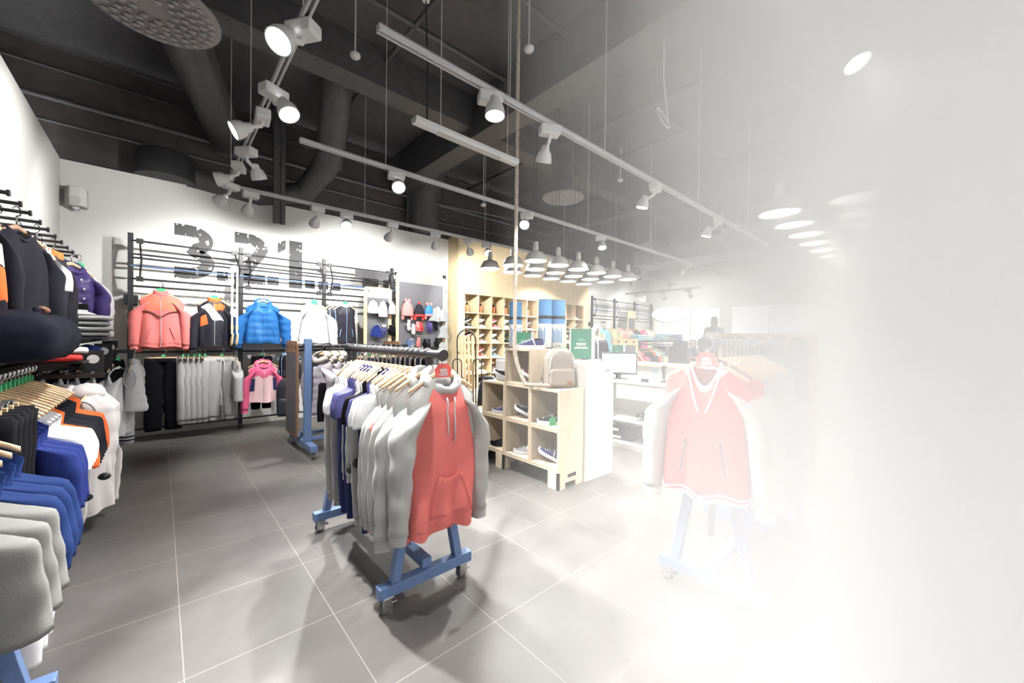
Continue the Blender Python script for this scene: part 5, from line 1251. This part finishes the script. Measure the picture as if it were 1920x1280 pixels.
# mannequins
def mannequin(loc, rz, label, shirt=None, smat=None, headonly=False, trim=None):
    t = thing('mannequin', label, 'mannequin', loc, rz)
    skin = mat('dark_grey_mannequin', (.10, .095, .09), .45)
    V = [(0, 0, .98), (0, .0, 1.15), (0, .01, 1.32), (0, .0, 1.44), (0, 0, 1.52), (0, -.01, 1.62), (0, -.01, 1.74),
         (.17, .0, 1.42), (.23, .0, 1.15), (.25, -.06, .92), (.25, -.08, .82), (-.17, .0, 1.42), (-.23, .0, 1.15), (-.25, -.06, .92), (-.25, -.08, .82),
         (.10, 0, .9), (.11, .0, .5), (.11, .02, .1), (.11, -.08, .03), (-.10, 0, .9), (-.11, 0, .5), (-.11, .02, .1), (-.11, -.08, .03)]
    E_ = [(0, 1), (1, 2), (2, 3), (3, 4), (4, 5), (5, 6), (3, 7), (7, 8), (8, 9), (9, 10), (3, 11), (11, 12), (12, 13), (13, 14), (0, 15), (15, 16), (16, 17), (17, 18), (0, 19), (19, 20), (20, 21), (21, 22)]
    rad = [(.15, .11), (.125, .095), (.15, .11), (.11, .08), (.052, .055), (.072, .09), (.06, .075), (.06, .06), (.042, .042), (.032, .032), (.03, .02), (.06, .06), (.042, .042), (.032, .032), (.03, .02), (.09, .09), (.06, .06), (.04, .04), (.04, .03), (.09, .09), (.06, .06), (.04, .04), (.04, .03)]
    me = bpy.data.meshes.new('body'); me.from_pydata(V, E_, []); o = bpy.data.objects.new('body', me); COL.objects.link(o); o.parent = t
    md = o.modifiers.new('skin', 'SKIN'); md.use_smooth_shade = True
    for i, v in enumerate(me.skin_vertices[0].data):
        v.radius = rad[i]; v.use_root = (i == 0)
    s2 = o.modifiers.new('sub', 'SUBSURF'); s2.levels = 2; s2.render_levels = 2
    me.materials.append(skin)
    obj('nose', MB().blob((0, -.1, 1.665), .012, .02, .022, 8, 6), skin, t, smooth='all')
    if shirt == 'jacket':
        T2 = Top(L=.62, W=.20, Wh=.19, D=.13, seed=60, neck=.06, dip=.02, fold=.6, Wm=.21, slope=.05)
        j = obj('zip_top', xf(T2.shell(), Matrix.Translation((0, 0, 1.62))), smat, t, smooth='all')
        for sx in (-1, 1): obj('jacket_sleeve', MB().tube([(sx*.15, 0, 1.43), (sx*.2, 0, 1.35), (sx*.24, 0, 1.15), (sx*.26, -.06, .95)], [.07, .065, .055, .045], 14), smat, t, smooth='all')
        obj('zip', MB().tube([T2.pt(0, q/10, -1, .008)+Vector((0, 0, 1.62)) for q in range(11)], .007, 6), trim, t)
    elif shirt == 'tank':
        T2 = Top(L=.5, W=.13, Wh=.19, D=.135, seed=61, neck=.09, dip=.09, fold=.4, Wm=.185, slope=.01)
        obj('tank_top', xf(T2.shell(), Matrix.Translation((0, 0, 1.58))), smat, t, smooth='all')
    obj('base_plate', MB().lathe([(.2, 0), (.2, .012), (.01, .013)], 24), chrome, t, smooth=True)
    return t
mannequin((6.3, 4.55, 0), R(-30), 'dark grey mannequin in a charcoal zip top with coral zip', 'jacket', c_dark, c_pinkc)
obj_pl = tag(obj('display_plinth', MB().box(8.5, 9.2, 3.0, 3.6, 0, .25), white_lam), 'low white plinth under the mannequin in the white tank top', 'plinth')
mannequin((8.86, 3.32, .25), R(80), 'dark mannequin in a white tank top facing right', 'tank', c_white)
mannequin((11.2, 4.35, -.0), R(20), 'dark mannequin with a pale cap seen behind the far rails', 'jacket', c_dark, c_dark)
tag(obj('cap', MB().lathe([(.105, 0), (.10, .05), (.06, .09), (.01, .1)], 20, (11.2, 4.35, 1.74)), c_white, smooth=True), 'pale cap worn by the far mannequin', 'cap')
ov = thing('oval_sign', 'blank white oval sign on a thin pole above the far rails', 'sign', (9.2, 4.5, 0), R(-64))
obj('oval_panel', xf(MB().lathe([(.001, -.04), (.9, -.035), (1, 0), (.9, .035), (.001, .04)], 40), Matrix.Translation((0, 0, 2.06)) @ Matrix.Rotation(R(90), 4, 'X') @ Matrix.Diagonal((.40, .185, 1, 1))), white_lam, ov, smooth=True)
obj('pole', MB().tube([(0, 0.03, 0), (0, 0.03, 1.9)], .012, 8), chrome, ov)
for k, (x, y, l) in enumerate(((11.9, 5.2, 'round dark rack of clothes with white tops left of the cap mannequin'), (11.6, 4.0, 'round dark rack of clothes below the tank top mannequin'))):
    t = thing('round_rack', l, 'clothes rack', (x, y, 0))
    obj('ring_rail', MB().tube([(.45*math.cos(a), .45*math.sin(a), 1.35) for a in [2*PI*j/24 for j in range(25)]], .015, 8), chrome, t, smooth=True)
    obj('stand', MB().tube([(0, 0, 0), (0, 0, 1.35)], .02, 8).box(-.3, .3, -.02, .02, 0, .03).box(-.02, .02, -.3, .3, 0, .03).box(-.45, .45, -.01, .01, 1.34, 1.36).box(-.01, .01, -.45, .45, 1.34, 1.36), chrome, t)
    for j in range(14):
        a = 2*PI*j/14
        place([greyl, tee_k, tee_k][j % 3], (x+.45*math.cos(a), y+.45*math.sin(a), 1.35), a, '%s top on the round rack %s, %s round the ring' % (['grey', 'black', 'black'][j % 3], ['by the far windows', 'below the tank top mannequin'][k], ORD[j]), 'tops on the round racks')
# ------------------------------------------------------------------ left wall: rails high up
fo = thing('face_out_rail', 'x', 'rail')
obj('arm', MB().tube([(0, 0, 0), (.355, 0, 0)], .011, 8), black_metal, fo, smooth=True)
obj('end_stop', MB().lathe([(.018, 0), (.018, .012)], 14, (.355, 0, 0), Matrix.Rotation(R(90), 4, 'Y')), black_metal, fo)
obj('wall_plate', MB().box(-.002, .012, -.025, .025, -.08, .05), black_metal, fo)
FY = [3.10, 3.36, 3.60, 3.83, 4.10, 4.35, 4.61, 4.87, 5.14, 5.40, 5.65]
for k, y in enumerate(FY): dup(fo, (-.968, y, 2.20), 0, 'black face-out rail high on the left wall, %s from the near end' % ORD[k], 'face-out rails on the left wall')
swd, _ = make_top('sweatshirt', 'x', c_dark, L=.68, W=.22, Wh=.23, D=.06, hem=c_dark, cuff=c_dark, slen=.62, seed=70, r0=.085, r1=.06)
swo, TT = make_top('sweatshirt', 'x', c_dark, L=.68, W=.21, Wh=.22, D=.05, slen=.6, seed=71, panels=[('white_band', c_white, -.96, .96, .2, .42), ('orange_band', c_orange, -.96, .96, .42, .75)])
twh, _ = make_top('t_shirt', 'x', c_white, L=.66, W=.21, Wh=.22, D=.05, sleeve='short', seed=72)
jor, _ = make_top('bomber_jacket', 'x', c_nblack, L=.62, W=.19, Wh=.19, D=.06, collar='high', cmat=c_orange, slen=.58, seed=73, r0=.075)
ppu, _ = make_top('puffer_jacket', 'x', c_purple, L=.62, W=.2, Wh=.21, D=.11, collar='hood', quilt=7, slen=.56, seed=74, buttons=6, r0=.085, r1=.06)
HL = 'garments hanging high on the left wall'
A = R(38)
items = [(swo, 'black sweatshirt with orange and white band', -.72, 3.22, hg_green, 1), (swd, 'charcoal sweatshirt', -.83, 3.83, hg_dark, 1), (swd, 'charcoal sweatshirt', -.77, 3.83, hg_dark, 1), (swd, 'charcoal sweatshirt', -.73, 3.83, hg_dark, 1), (swd, 'charcoal sweatshirt', -.66, 3.83, hg_dark, 1),
         (twh, 'white t-shirt', -.74, 4.35, hg_green, 1), (twh, 'white t-shirt', -.66, 4.35, hg_plain, 1), (jor, 'black bomber jacket with orange collar', -.80, 4.87, hg_green, 1), (jor, 'black bomber jacket with orange collar', -.72, 4.87, hg_plain, 1), (jor, 'black bomber jacket with orange collar', -.65, 4.87, hg_plain, 1),
         (ppu, 'deep purple puffer jacket with white buttons', -.62, 5.45, hg_plain, 1), (jw, 'white puffer jacket behind the purple one', -.60, 5.72, hg_green, 1)]
for i, (g, d, x, y, h, s_) in enumerate(items):
    rz = R([62, 76, 74, 70, 60, 70, 66, 80, 76, 76, 46, 60][i])
    hang(g, h, (x, y, 2.20), rz, '%s, %s along the high rails of the left wall' % (d, ORD[i]), 'hanger %s along the high rails of the left wall' % ORD[i], HL, 'hangers high on the left wall', scale=.9 if i < 5 else .86 if i < 7 else .95, jit=.02)
# shelves with bag and folded clothes
def shelf(y0, y1, z, label, x1=-.36):
    t = thing('wall_shelf', label, 'shelf', (-.968, y0, z))
    obj('shelf_plate', MB().box(0, x1+.968, 0, y1-y0, -.012, 0), black_metal, t)
    for y in (.02, y1-y0-.02): obj('bracket', MB().prism([(0, -.012), (x1+.9, -.012), (x1+.9, -.03), (.04, -.14), (0, -.14)], y-.004, y+.004), black_metal, t)
shelf(2.9, 4.1, 1.30, 'black shelf under the navy duffel bag', -.6); shelf(4.7, 6.25, 1.42, 'black shelf carrying the folded grey sweatshirts')
dfl = thing('duffel_bag', 'large navy duffel bag with side pocket on the left wall shelf', 'bag', (-.62, 3.50, 1.302), R(2))
rings = []
for j in range(21):
    q = -1+2*j/20; k_ = (1-abs(q)**7)**.5*.96+.04
    rings.append([Vector(((.24*math.copysign(abs(math.cos(a))**.75, math.cos(a)))*k_*(1+.14*noise.noise(Vector((q*5, math.cos(a)*2, math.sin(a)*2+1)))), .60*q, max(0, .125+(.135*math.copysign(abs(math.sin(a))**.6, math.sin(a)))*k_*(1+.22*noise.noise(Vector((q*5, math.cos(a)*2, math.sin(a)*2+4))))))) for a in [2*PI*k/24 for k in range(24)]])
nav = cloth('navy_black_canvas', (.008, .009, .017))
obj('main_body', MB().loft(rings), nav, dfl, smooth='all')
obj('side_pocket', MB().blob((.1, .60, .12), .10, .07, .09, 14, 8), nav, dfl, smooth='all')
obj('shoulder_strap', MB().tube([(.1, .55, .20), (.06, .62, .28), (.0, .66, .29), (-.04, .62, .22)], .03, 8, ry=.006), nav, dfl, smooth='all')
for sx in (-1, 1): obj('carry_handle', MB().tube([(sx*.12, -.2, .25), (sx*.1, -.1, .29), (sx*.1, .15, .285), (sx*.12, .25, .25)], .016, 8, ry=.006), nav, dfl, smooth='all')
obj('leather_grip', MB().tube([(.1, .06, .29), (.1, .2, .288)], .022, 10), leather, dfl, smooth='all')
obj('leather_pull', MB().box(.18, .20, .60, .61, .06, .14), leather, dfl, bevel=.003)
for k in range(4): folded(-.55+.02*(k % 2), 5.35, 1.422+.05*k, c_lgrey if k % 2 else c_grey, 'folded grey sweatshirt, %s from the bottom of the pile on the shelf' % ORD[k], .36, .42, .05, R(8), 'folded sweatshirts on the shelf')
tag(obj('bucket_hat', MB().lathe([(.16, 0), (.15, .01), (.10, .03), (.095, .1), (.02, .115)], 22, (-.60, 5.3, 1.625)), c_lgrey, smooth='all'), 'grey brimmed cap with dark band on the folded sweatshirts', 'cap')
tag(obj('cap_band', MB().lathe([(.103, .045), (.106, .05), (.102, .10), (.098, .101)], 22, (-.60, 5.3, 1.625), cap=False), c_black, smooth='all'), 'dark band round the grey cap', 'band')
tag(obj('gloves_bundle', MB().blob((-.66, 4.88, 1.48), .09, .1, .06).blob((-.6, 4.98, 1.5), .05, .08, .06), c_black, smooth='all'), 'bunched black gloves on the shelf beside the folded sweatshirts', 'gloves')
# bars along the wall with slotted black uprights
for k, (y, z0, z1) in enumerate(((4.55, 1.10, 1.32), (5.3, 1.10, 1.36), (5.95, 1.12, 1.38))):
    t = thing('slotted_bracket', 'black bracket plate with a round hole under the left shelves, %s from the near end' % ORD[k], 'bracket', (-.40, y, 0), 0)
    obj('plate', MB().box(-.06, .06, -.006, .006, z0, z1), black_metal, t, bevel=.003)
    obj('round_hole', MB().lathe([(.035, -.008), (.035, .008)], 18, (0, 0, z1-.07), Matrix.Rotation(R(90), 4, 'X')), white_wall, t)
    obj('support_arm', MB().box(-.568, 0, -.012, .012, z0+.02, z0+.05), black_metal, t)
def yrail(x, y0, y1, z, label):
    t = thing('side_rail', label, 'rail', (x, y0, z))
    obj('bar', MB().tube([(0, 0, 0), (0, y1-y0, 0)], .016, 12), chrome, t, smooth=True)
    for y in (.1, y1-y0-.1): obj('wall_arm', MB().box(-.968-x, 0, y-.01, y+.01, -.03, -.005), black_metal, t)
yrail(-.65, 2.2, 4.25, 1.22, 'chrome rail along the left wall crowded with hanger hooks, below the duffel bag'); yrail(-.58, 4.25, 4.7, 1.22, 'short chrome rail end behind the orange shirts')
tee_r, _ = make_top('t_shirt', 'x', c_royal, L=.74, W=.23, Wh=.24, D=.03, sleeve='short', slen=.34, seed=80, fold=1.1)
tee_o, _ = make_top('t_shirt', 'x', c_orange, L=.68, W=.23, Wh=.24, D=.03, sleeve='short', slen=.3, seed=81)
tee_d, _ = make_top('t_shirt', 'x', c_dark, L=.68, W=.23, Wh=.24, D=.03, sleeve='short', slen=.3, seed=82)
seq = [(tee_r, 'royal blue t-shirt')]*3+[(tee_w, 'white t-shirt')]*4+[(tee_o, 'orange t-shirt')]+[(tee_d, 'charcoal t-shirt')]*5+[(tee_o, 'orange t-shirt')]*2
for i, (g, d) in enumerate(seq):
    y = 2.86+i*.088
    hang(g, hg_mini, (-.65, y, 1.22), R(4), '%s on the left wall rail, %s behind the black pants' % (d, ORD[i]), 'green tagged wooden hanger on the left wall rail, %s behind the black pants' % ORD[i],
         't-shirts on the left wall rail', 'hangers on the left wall rail', jit=.04, scale=(1.0, 1.1, 1.05))
blp = make_pants('trousers', 'x', c_black, L=.95, W=.20, D=.05, seed=9, taper=.75)
for i in range(5):
    hang(blp, hc, (-.66, 2.42+.085*i, 1.22), R(3), 'black trousers on the left wall rail, %s from the near end' % ORD[i], 'wooden clip hanger of the black trousers, %s from the near end' % ORD[i], 'black trousers on the left wall rail', 'clip hangers on the left wall rail', scale=(1.15, 1, 1))
lw, _ = make_top('long_sleeve_top', 'x', c_white, L=.78, W=.21, Wh=.23, D=.04, slen=.66, seed=84)
for i in range(3): hang(lw, hg_plain, (-.70, 2.65+.12*i, .86), R(2), 'long white top hanging low under the blue t-shirts, %s from the near end' % ORD[i], 'hanger of the low white top, %s from the near end' % ORD[i], 'long white tops hanging low', 'hangers of the low white tops', scale=(1.05, 1, .95))
for i in range(2): place(tr_g, (-.66, 3.15+.1*i, .92), R(5), 'grey joggers hanging low under the white t-shirts, %s of two' % ORD[i], 'grey joggers hanging low')
t = yrail(-.70, 2.5, 3.4, .86, 'lower chrome rail under the blue t-shirts')
# padded white vests on a short cross rail
def xrail(x0, x1, y, z, label):
    t = thing('cross_rail', label, 'rail', (x0, y, z))
    obj('bar', MB().box(0, x1-x0, -.012, .012, -.018, .018), black_metal, t, bevel=.002)
    obj('end_cap', MB().box(x1-x0, x1-x0+.006, -.014, .014, -.02, .02), black_metal, t)
xrail(-.966, -.33, 4.42, 1.13, 'black cross rail carrying the padded white vests'); xrail(-.966, -.20, 5.45, 1.28, 'black cross rail carrying the white striped jackets')
vw, _ = make_vest('padded_vest', 'x', c_pwhite, cloth('grey_binding', (.45, .45, .46)), L=.66, quilt=4, D=.12, W=.18, Wh=.21, seed=88, cmat=c_pwhite)
obj('hood', MB().blob((0, .03, -.14), .13, .10, .08, 14, 8), c_pwhite, vw, smooth='all')
for k, x in enumerate((-.66, -.52, -.39)): hang(vw, hg_plain, (x, 4.42, 1.13), R(76), 'padded off-white hooded vest, %s from the wall on the short cross rail' % ORD[k], 'hanger of the %s padded vest' % ORD[k], 'padded vests', 'hangers of the padded vests')
wsl, _ = make_top('long_sleeve_top', 'x', c_pwhite, L=.6, W=.19, Wh=.2, D=.08, slen=.5, seed=89)
for k, x in enumerate((-.50, -.38)):
    place(wsl, (x, 4.30, .86), R(72), 'off-white quilted trousers below the vests, %s of two' % ORD[k], 'off-white trousers below the vests')
for k, (x, y, z) in enumerate(((-.385, 4.02, .30), (-.30, 4.06, .42))):
    tag(obj('cord_toggle', MB().blob((0, 0, 0), .035, .03, .026), black_metal, smooth=True, loc=(x, y, z)), ['left', 'right'][k]+' black oval toggle on the off-white padded trousers', 'toggle')
stj, _ = make_top('track_jacket', 'x', c_white, L=.66, W=.19, Wh=.19, D=.05, collar='high', cmat=c_black, slen=.66, seed=90, stripes=c_black, r0=.07, r1=.055, panels=[('black_yoke', c_black, -.9, .9, .02, .16)])
for k in range(6): hang(stj, hg_green if k % 2 else hg_plain, (-.82+.1*k, 5.45, 1.28), R(75), 'white track jacket with black collar and striped cuffs, %s from the wall' % ORD[k], 'hanger of the %s striped track jacket' % ORD[k], 'white striped track jackets', 'hangers of the striped track jackets', scale=(1, 1, 1.05))
vw2, _ = make_vest('puffer_vest', 'x', c_whiten, c_whiten, L=.5, quilt=6, D=.09, W=.16, Wh=.17, seed=91)
hang(vw2, hg_plain, (-.20, 5.5, 1.28), R(78), 'white puffer vest with a small black badge right of the track jackets', 'wooden hanger of the white puffer vest', scale=(.8, .8, .95))
# things on the lower shelf under the brackets
for k, (x, y, m, d) in enumerate(((-.62, 4.42, c_red, 'red folded jacket'), (-.60, 4.5, c_white, 'white and red folded jacket'))):
    folded(x, y-.1, 1.25+.05*k, m, d+' on the left wall under the duffel bag shelf', .34, .5, .055, R(10))
shelf(4.2, 6.2, 1.245, 'low black shelf with folded jackets and the blue and red cap', -.42)
cpt = thing('baseball_cap', 'blue and red cap with white trim between the black brackets', 'cap', (-.47, 4.95, 1.25), R(-30))
obj('crown', MB().lathe([(.1, 0), (.1, .03), (.075, .085), (.01, .11)], 20), c_royal, cpt, smooth='all')
obj('peak', MB().loft([[Vector((.07*math.cos(a), -.08-.075*math.sin(a)*q, .01+.0*q)) for a in [PI*k/10 for k in range(11)]] for q in (0, 1)], False), c_red, cpt, smooth='all')
# ------------------------------------------------------------------ front left rolling rack
a_rack((-.58, 1.75, 0), R(90), 'blue A-frame rolling rack at the left edge carrying blue and grey sweatshirts', L=1.0, H=1.22, legtop=.9, over=.1)
swr, _ = make_top('sweatshirt', 'x', cloth('mid_blue_fleece', (.015, .033, .12)), L=.56, W=.21, Wh=.22, D=.04, sleeve='short', slen=.33, seed=95, r0=.09)
shg, _ = make_top('sweatshirt', 'x', cloth('mid_grey_marl', (.24, .24, .23), .3), L=.50, W=.21, Wh=.22, D=.04, sleeve='short', slen=.34, seed=96)
for i in range(6):
    g, d = (shg, 'grey marl sweatshirt') if i < 3 else (swr, 'mid blue sweatshirt')
    hang(g, hg_plain, (-.58, 1.68+.115*i, 1.22), R(2), '%s on the front left rolling rack, %s from the near end' % (d, ORD[i]), 'hanger on the front left rolling rack, %s from the near end' % ORD[i], 'sweatshirts on the front left rack', 'hangers on the front left rack', jit=.05)
# ------------------------------------------------------------------ added haze volumes that fade the view to white on the right
def haze(name, x0, y1, dens, label):
    m = bpy.data.materials.new(name); m.use_nodes = True; N = m.node_tree.nodes; N.clear()
    out = N.new('ShaderNodeOutputMaterial'); vs = N.new('ShaderNodeVolumeScatter')
    vs.inputs['Color'].default_value = (1, 1, 1, 1); vs.inputs['Density'].default_value = dens; vs.inputs['Anisotropy'].default_value = 0
    m.node_tree.links.new(vs.outputs[0], out.inputs['Volume'])
    try: m.cycles.homogeneous_volume = True
    except Exception: pass
    o = obj(name, MB().box(x0, 13.98, YF+.03, y1, .004, CZ-.01), m)
    tag(o, label, 'haze', None, 'stuff')
haze('added_thick_haze', .45, .29, 1.3, 'dense added haze that fades the right side to white')
haze('added_thin_haze', .67, .81, .37, 'thinner added haze that softens the white fade towards the shop middle')
# tidy: anything still called x is a prototype that was never placed
for o in [q for q in COL.objects if q.get('label') == 'x']:
    for c in list(o.children_recursive): bpy.data.objects.remove(c)
    bpy.data.objects.remove(o)
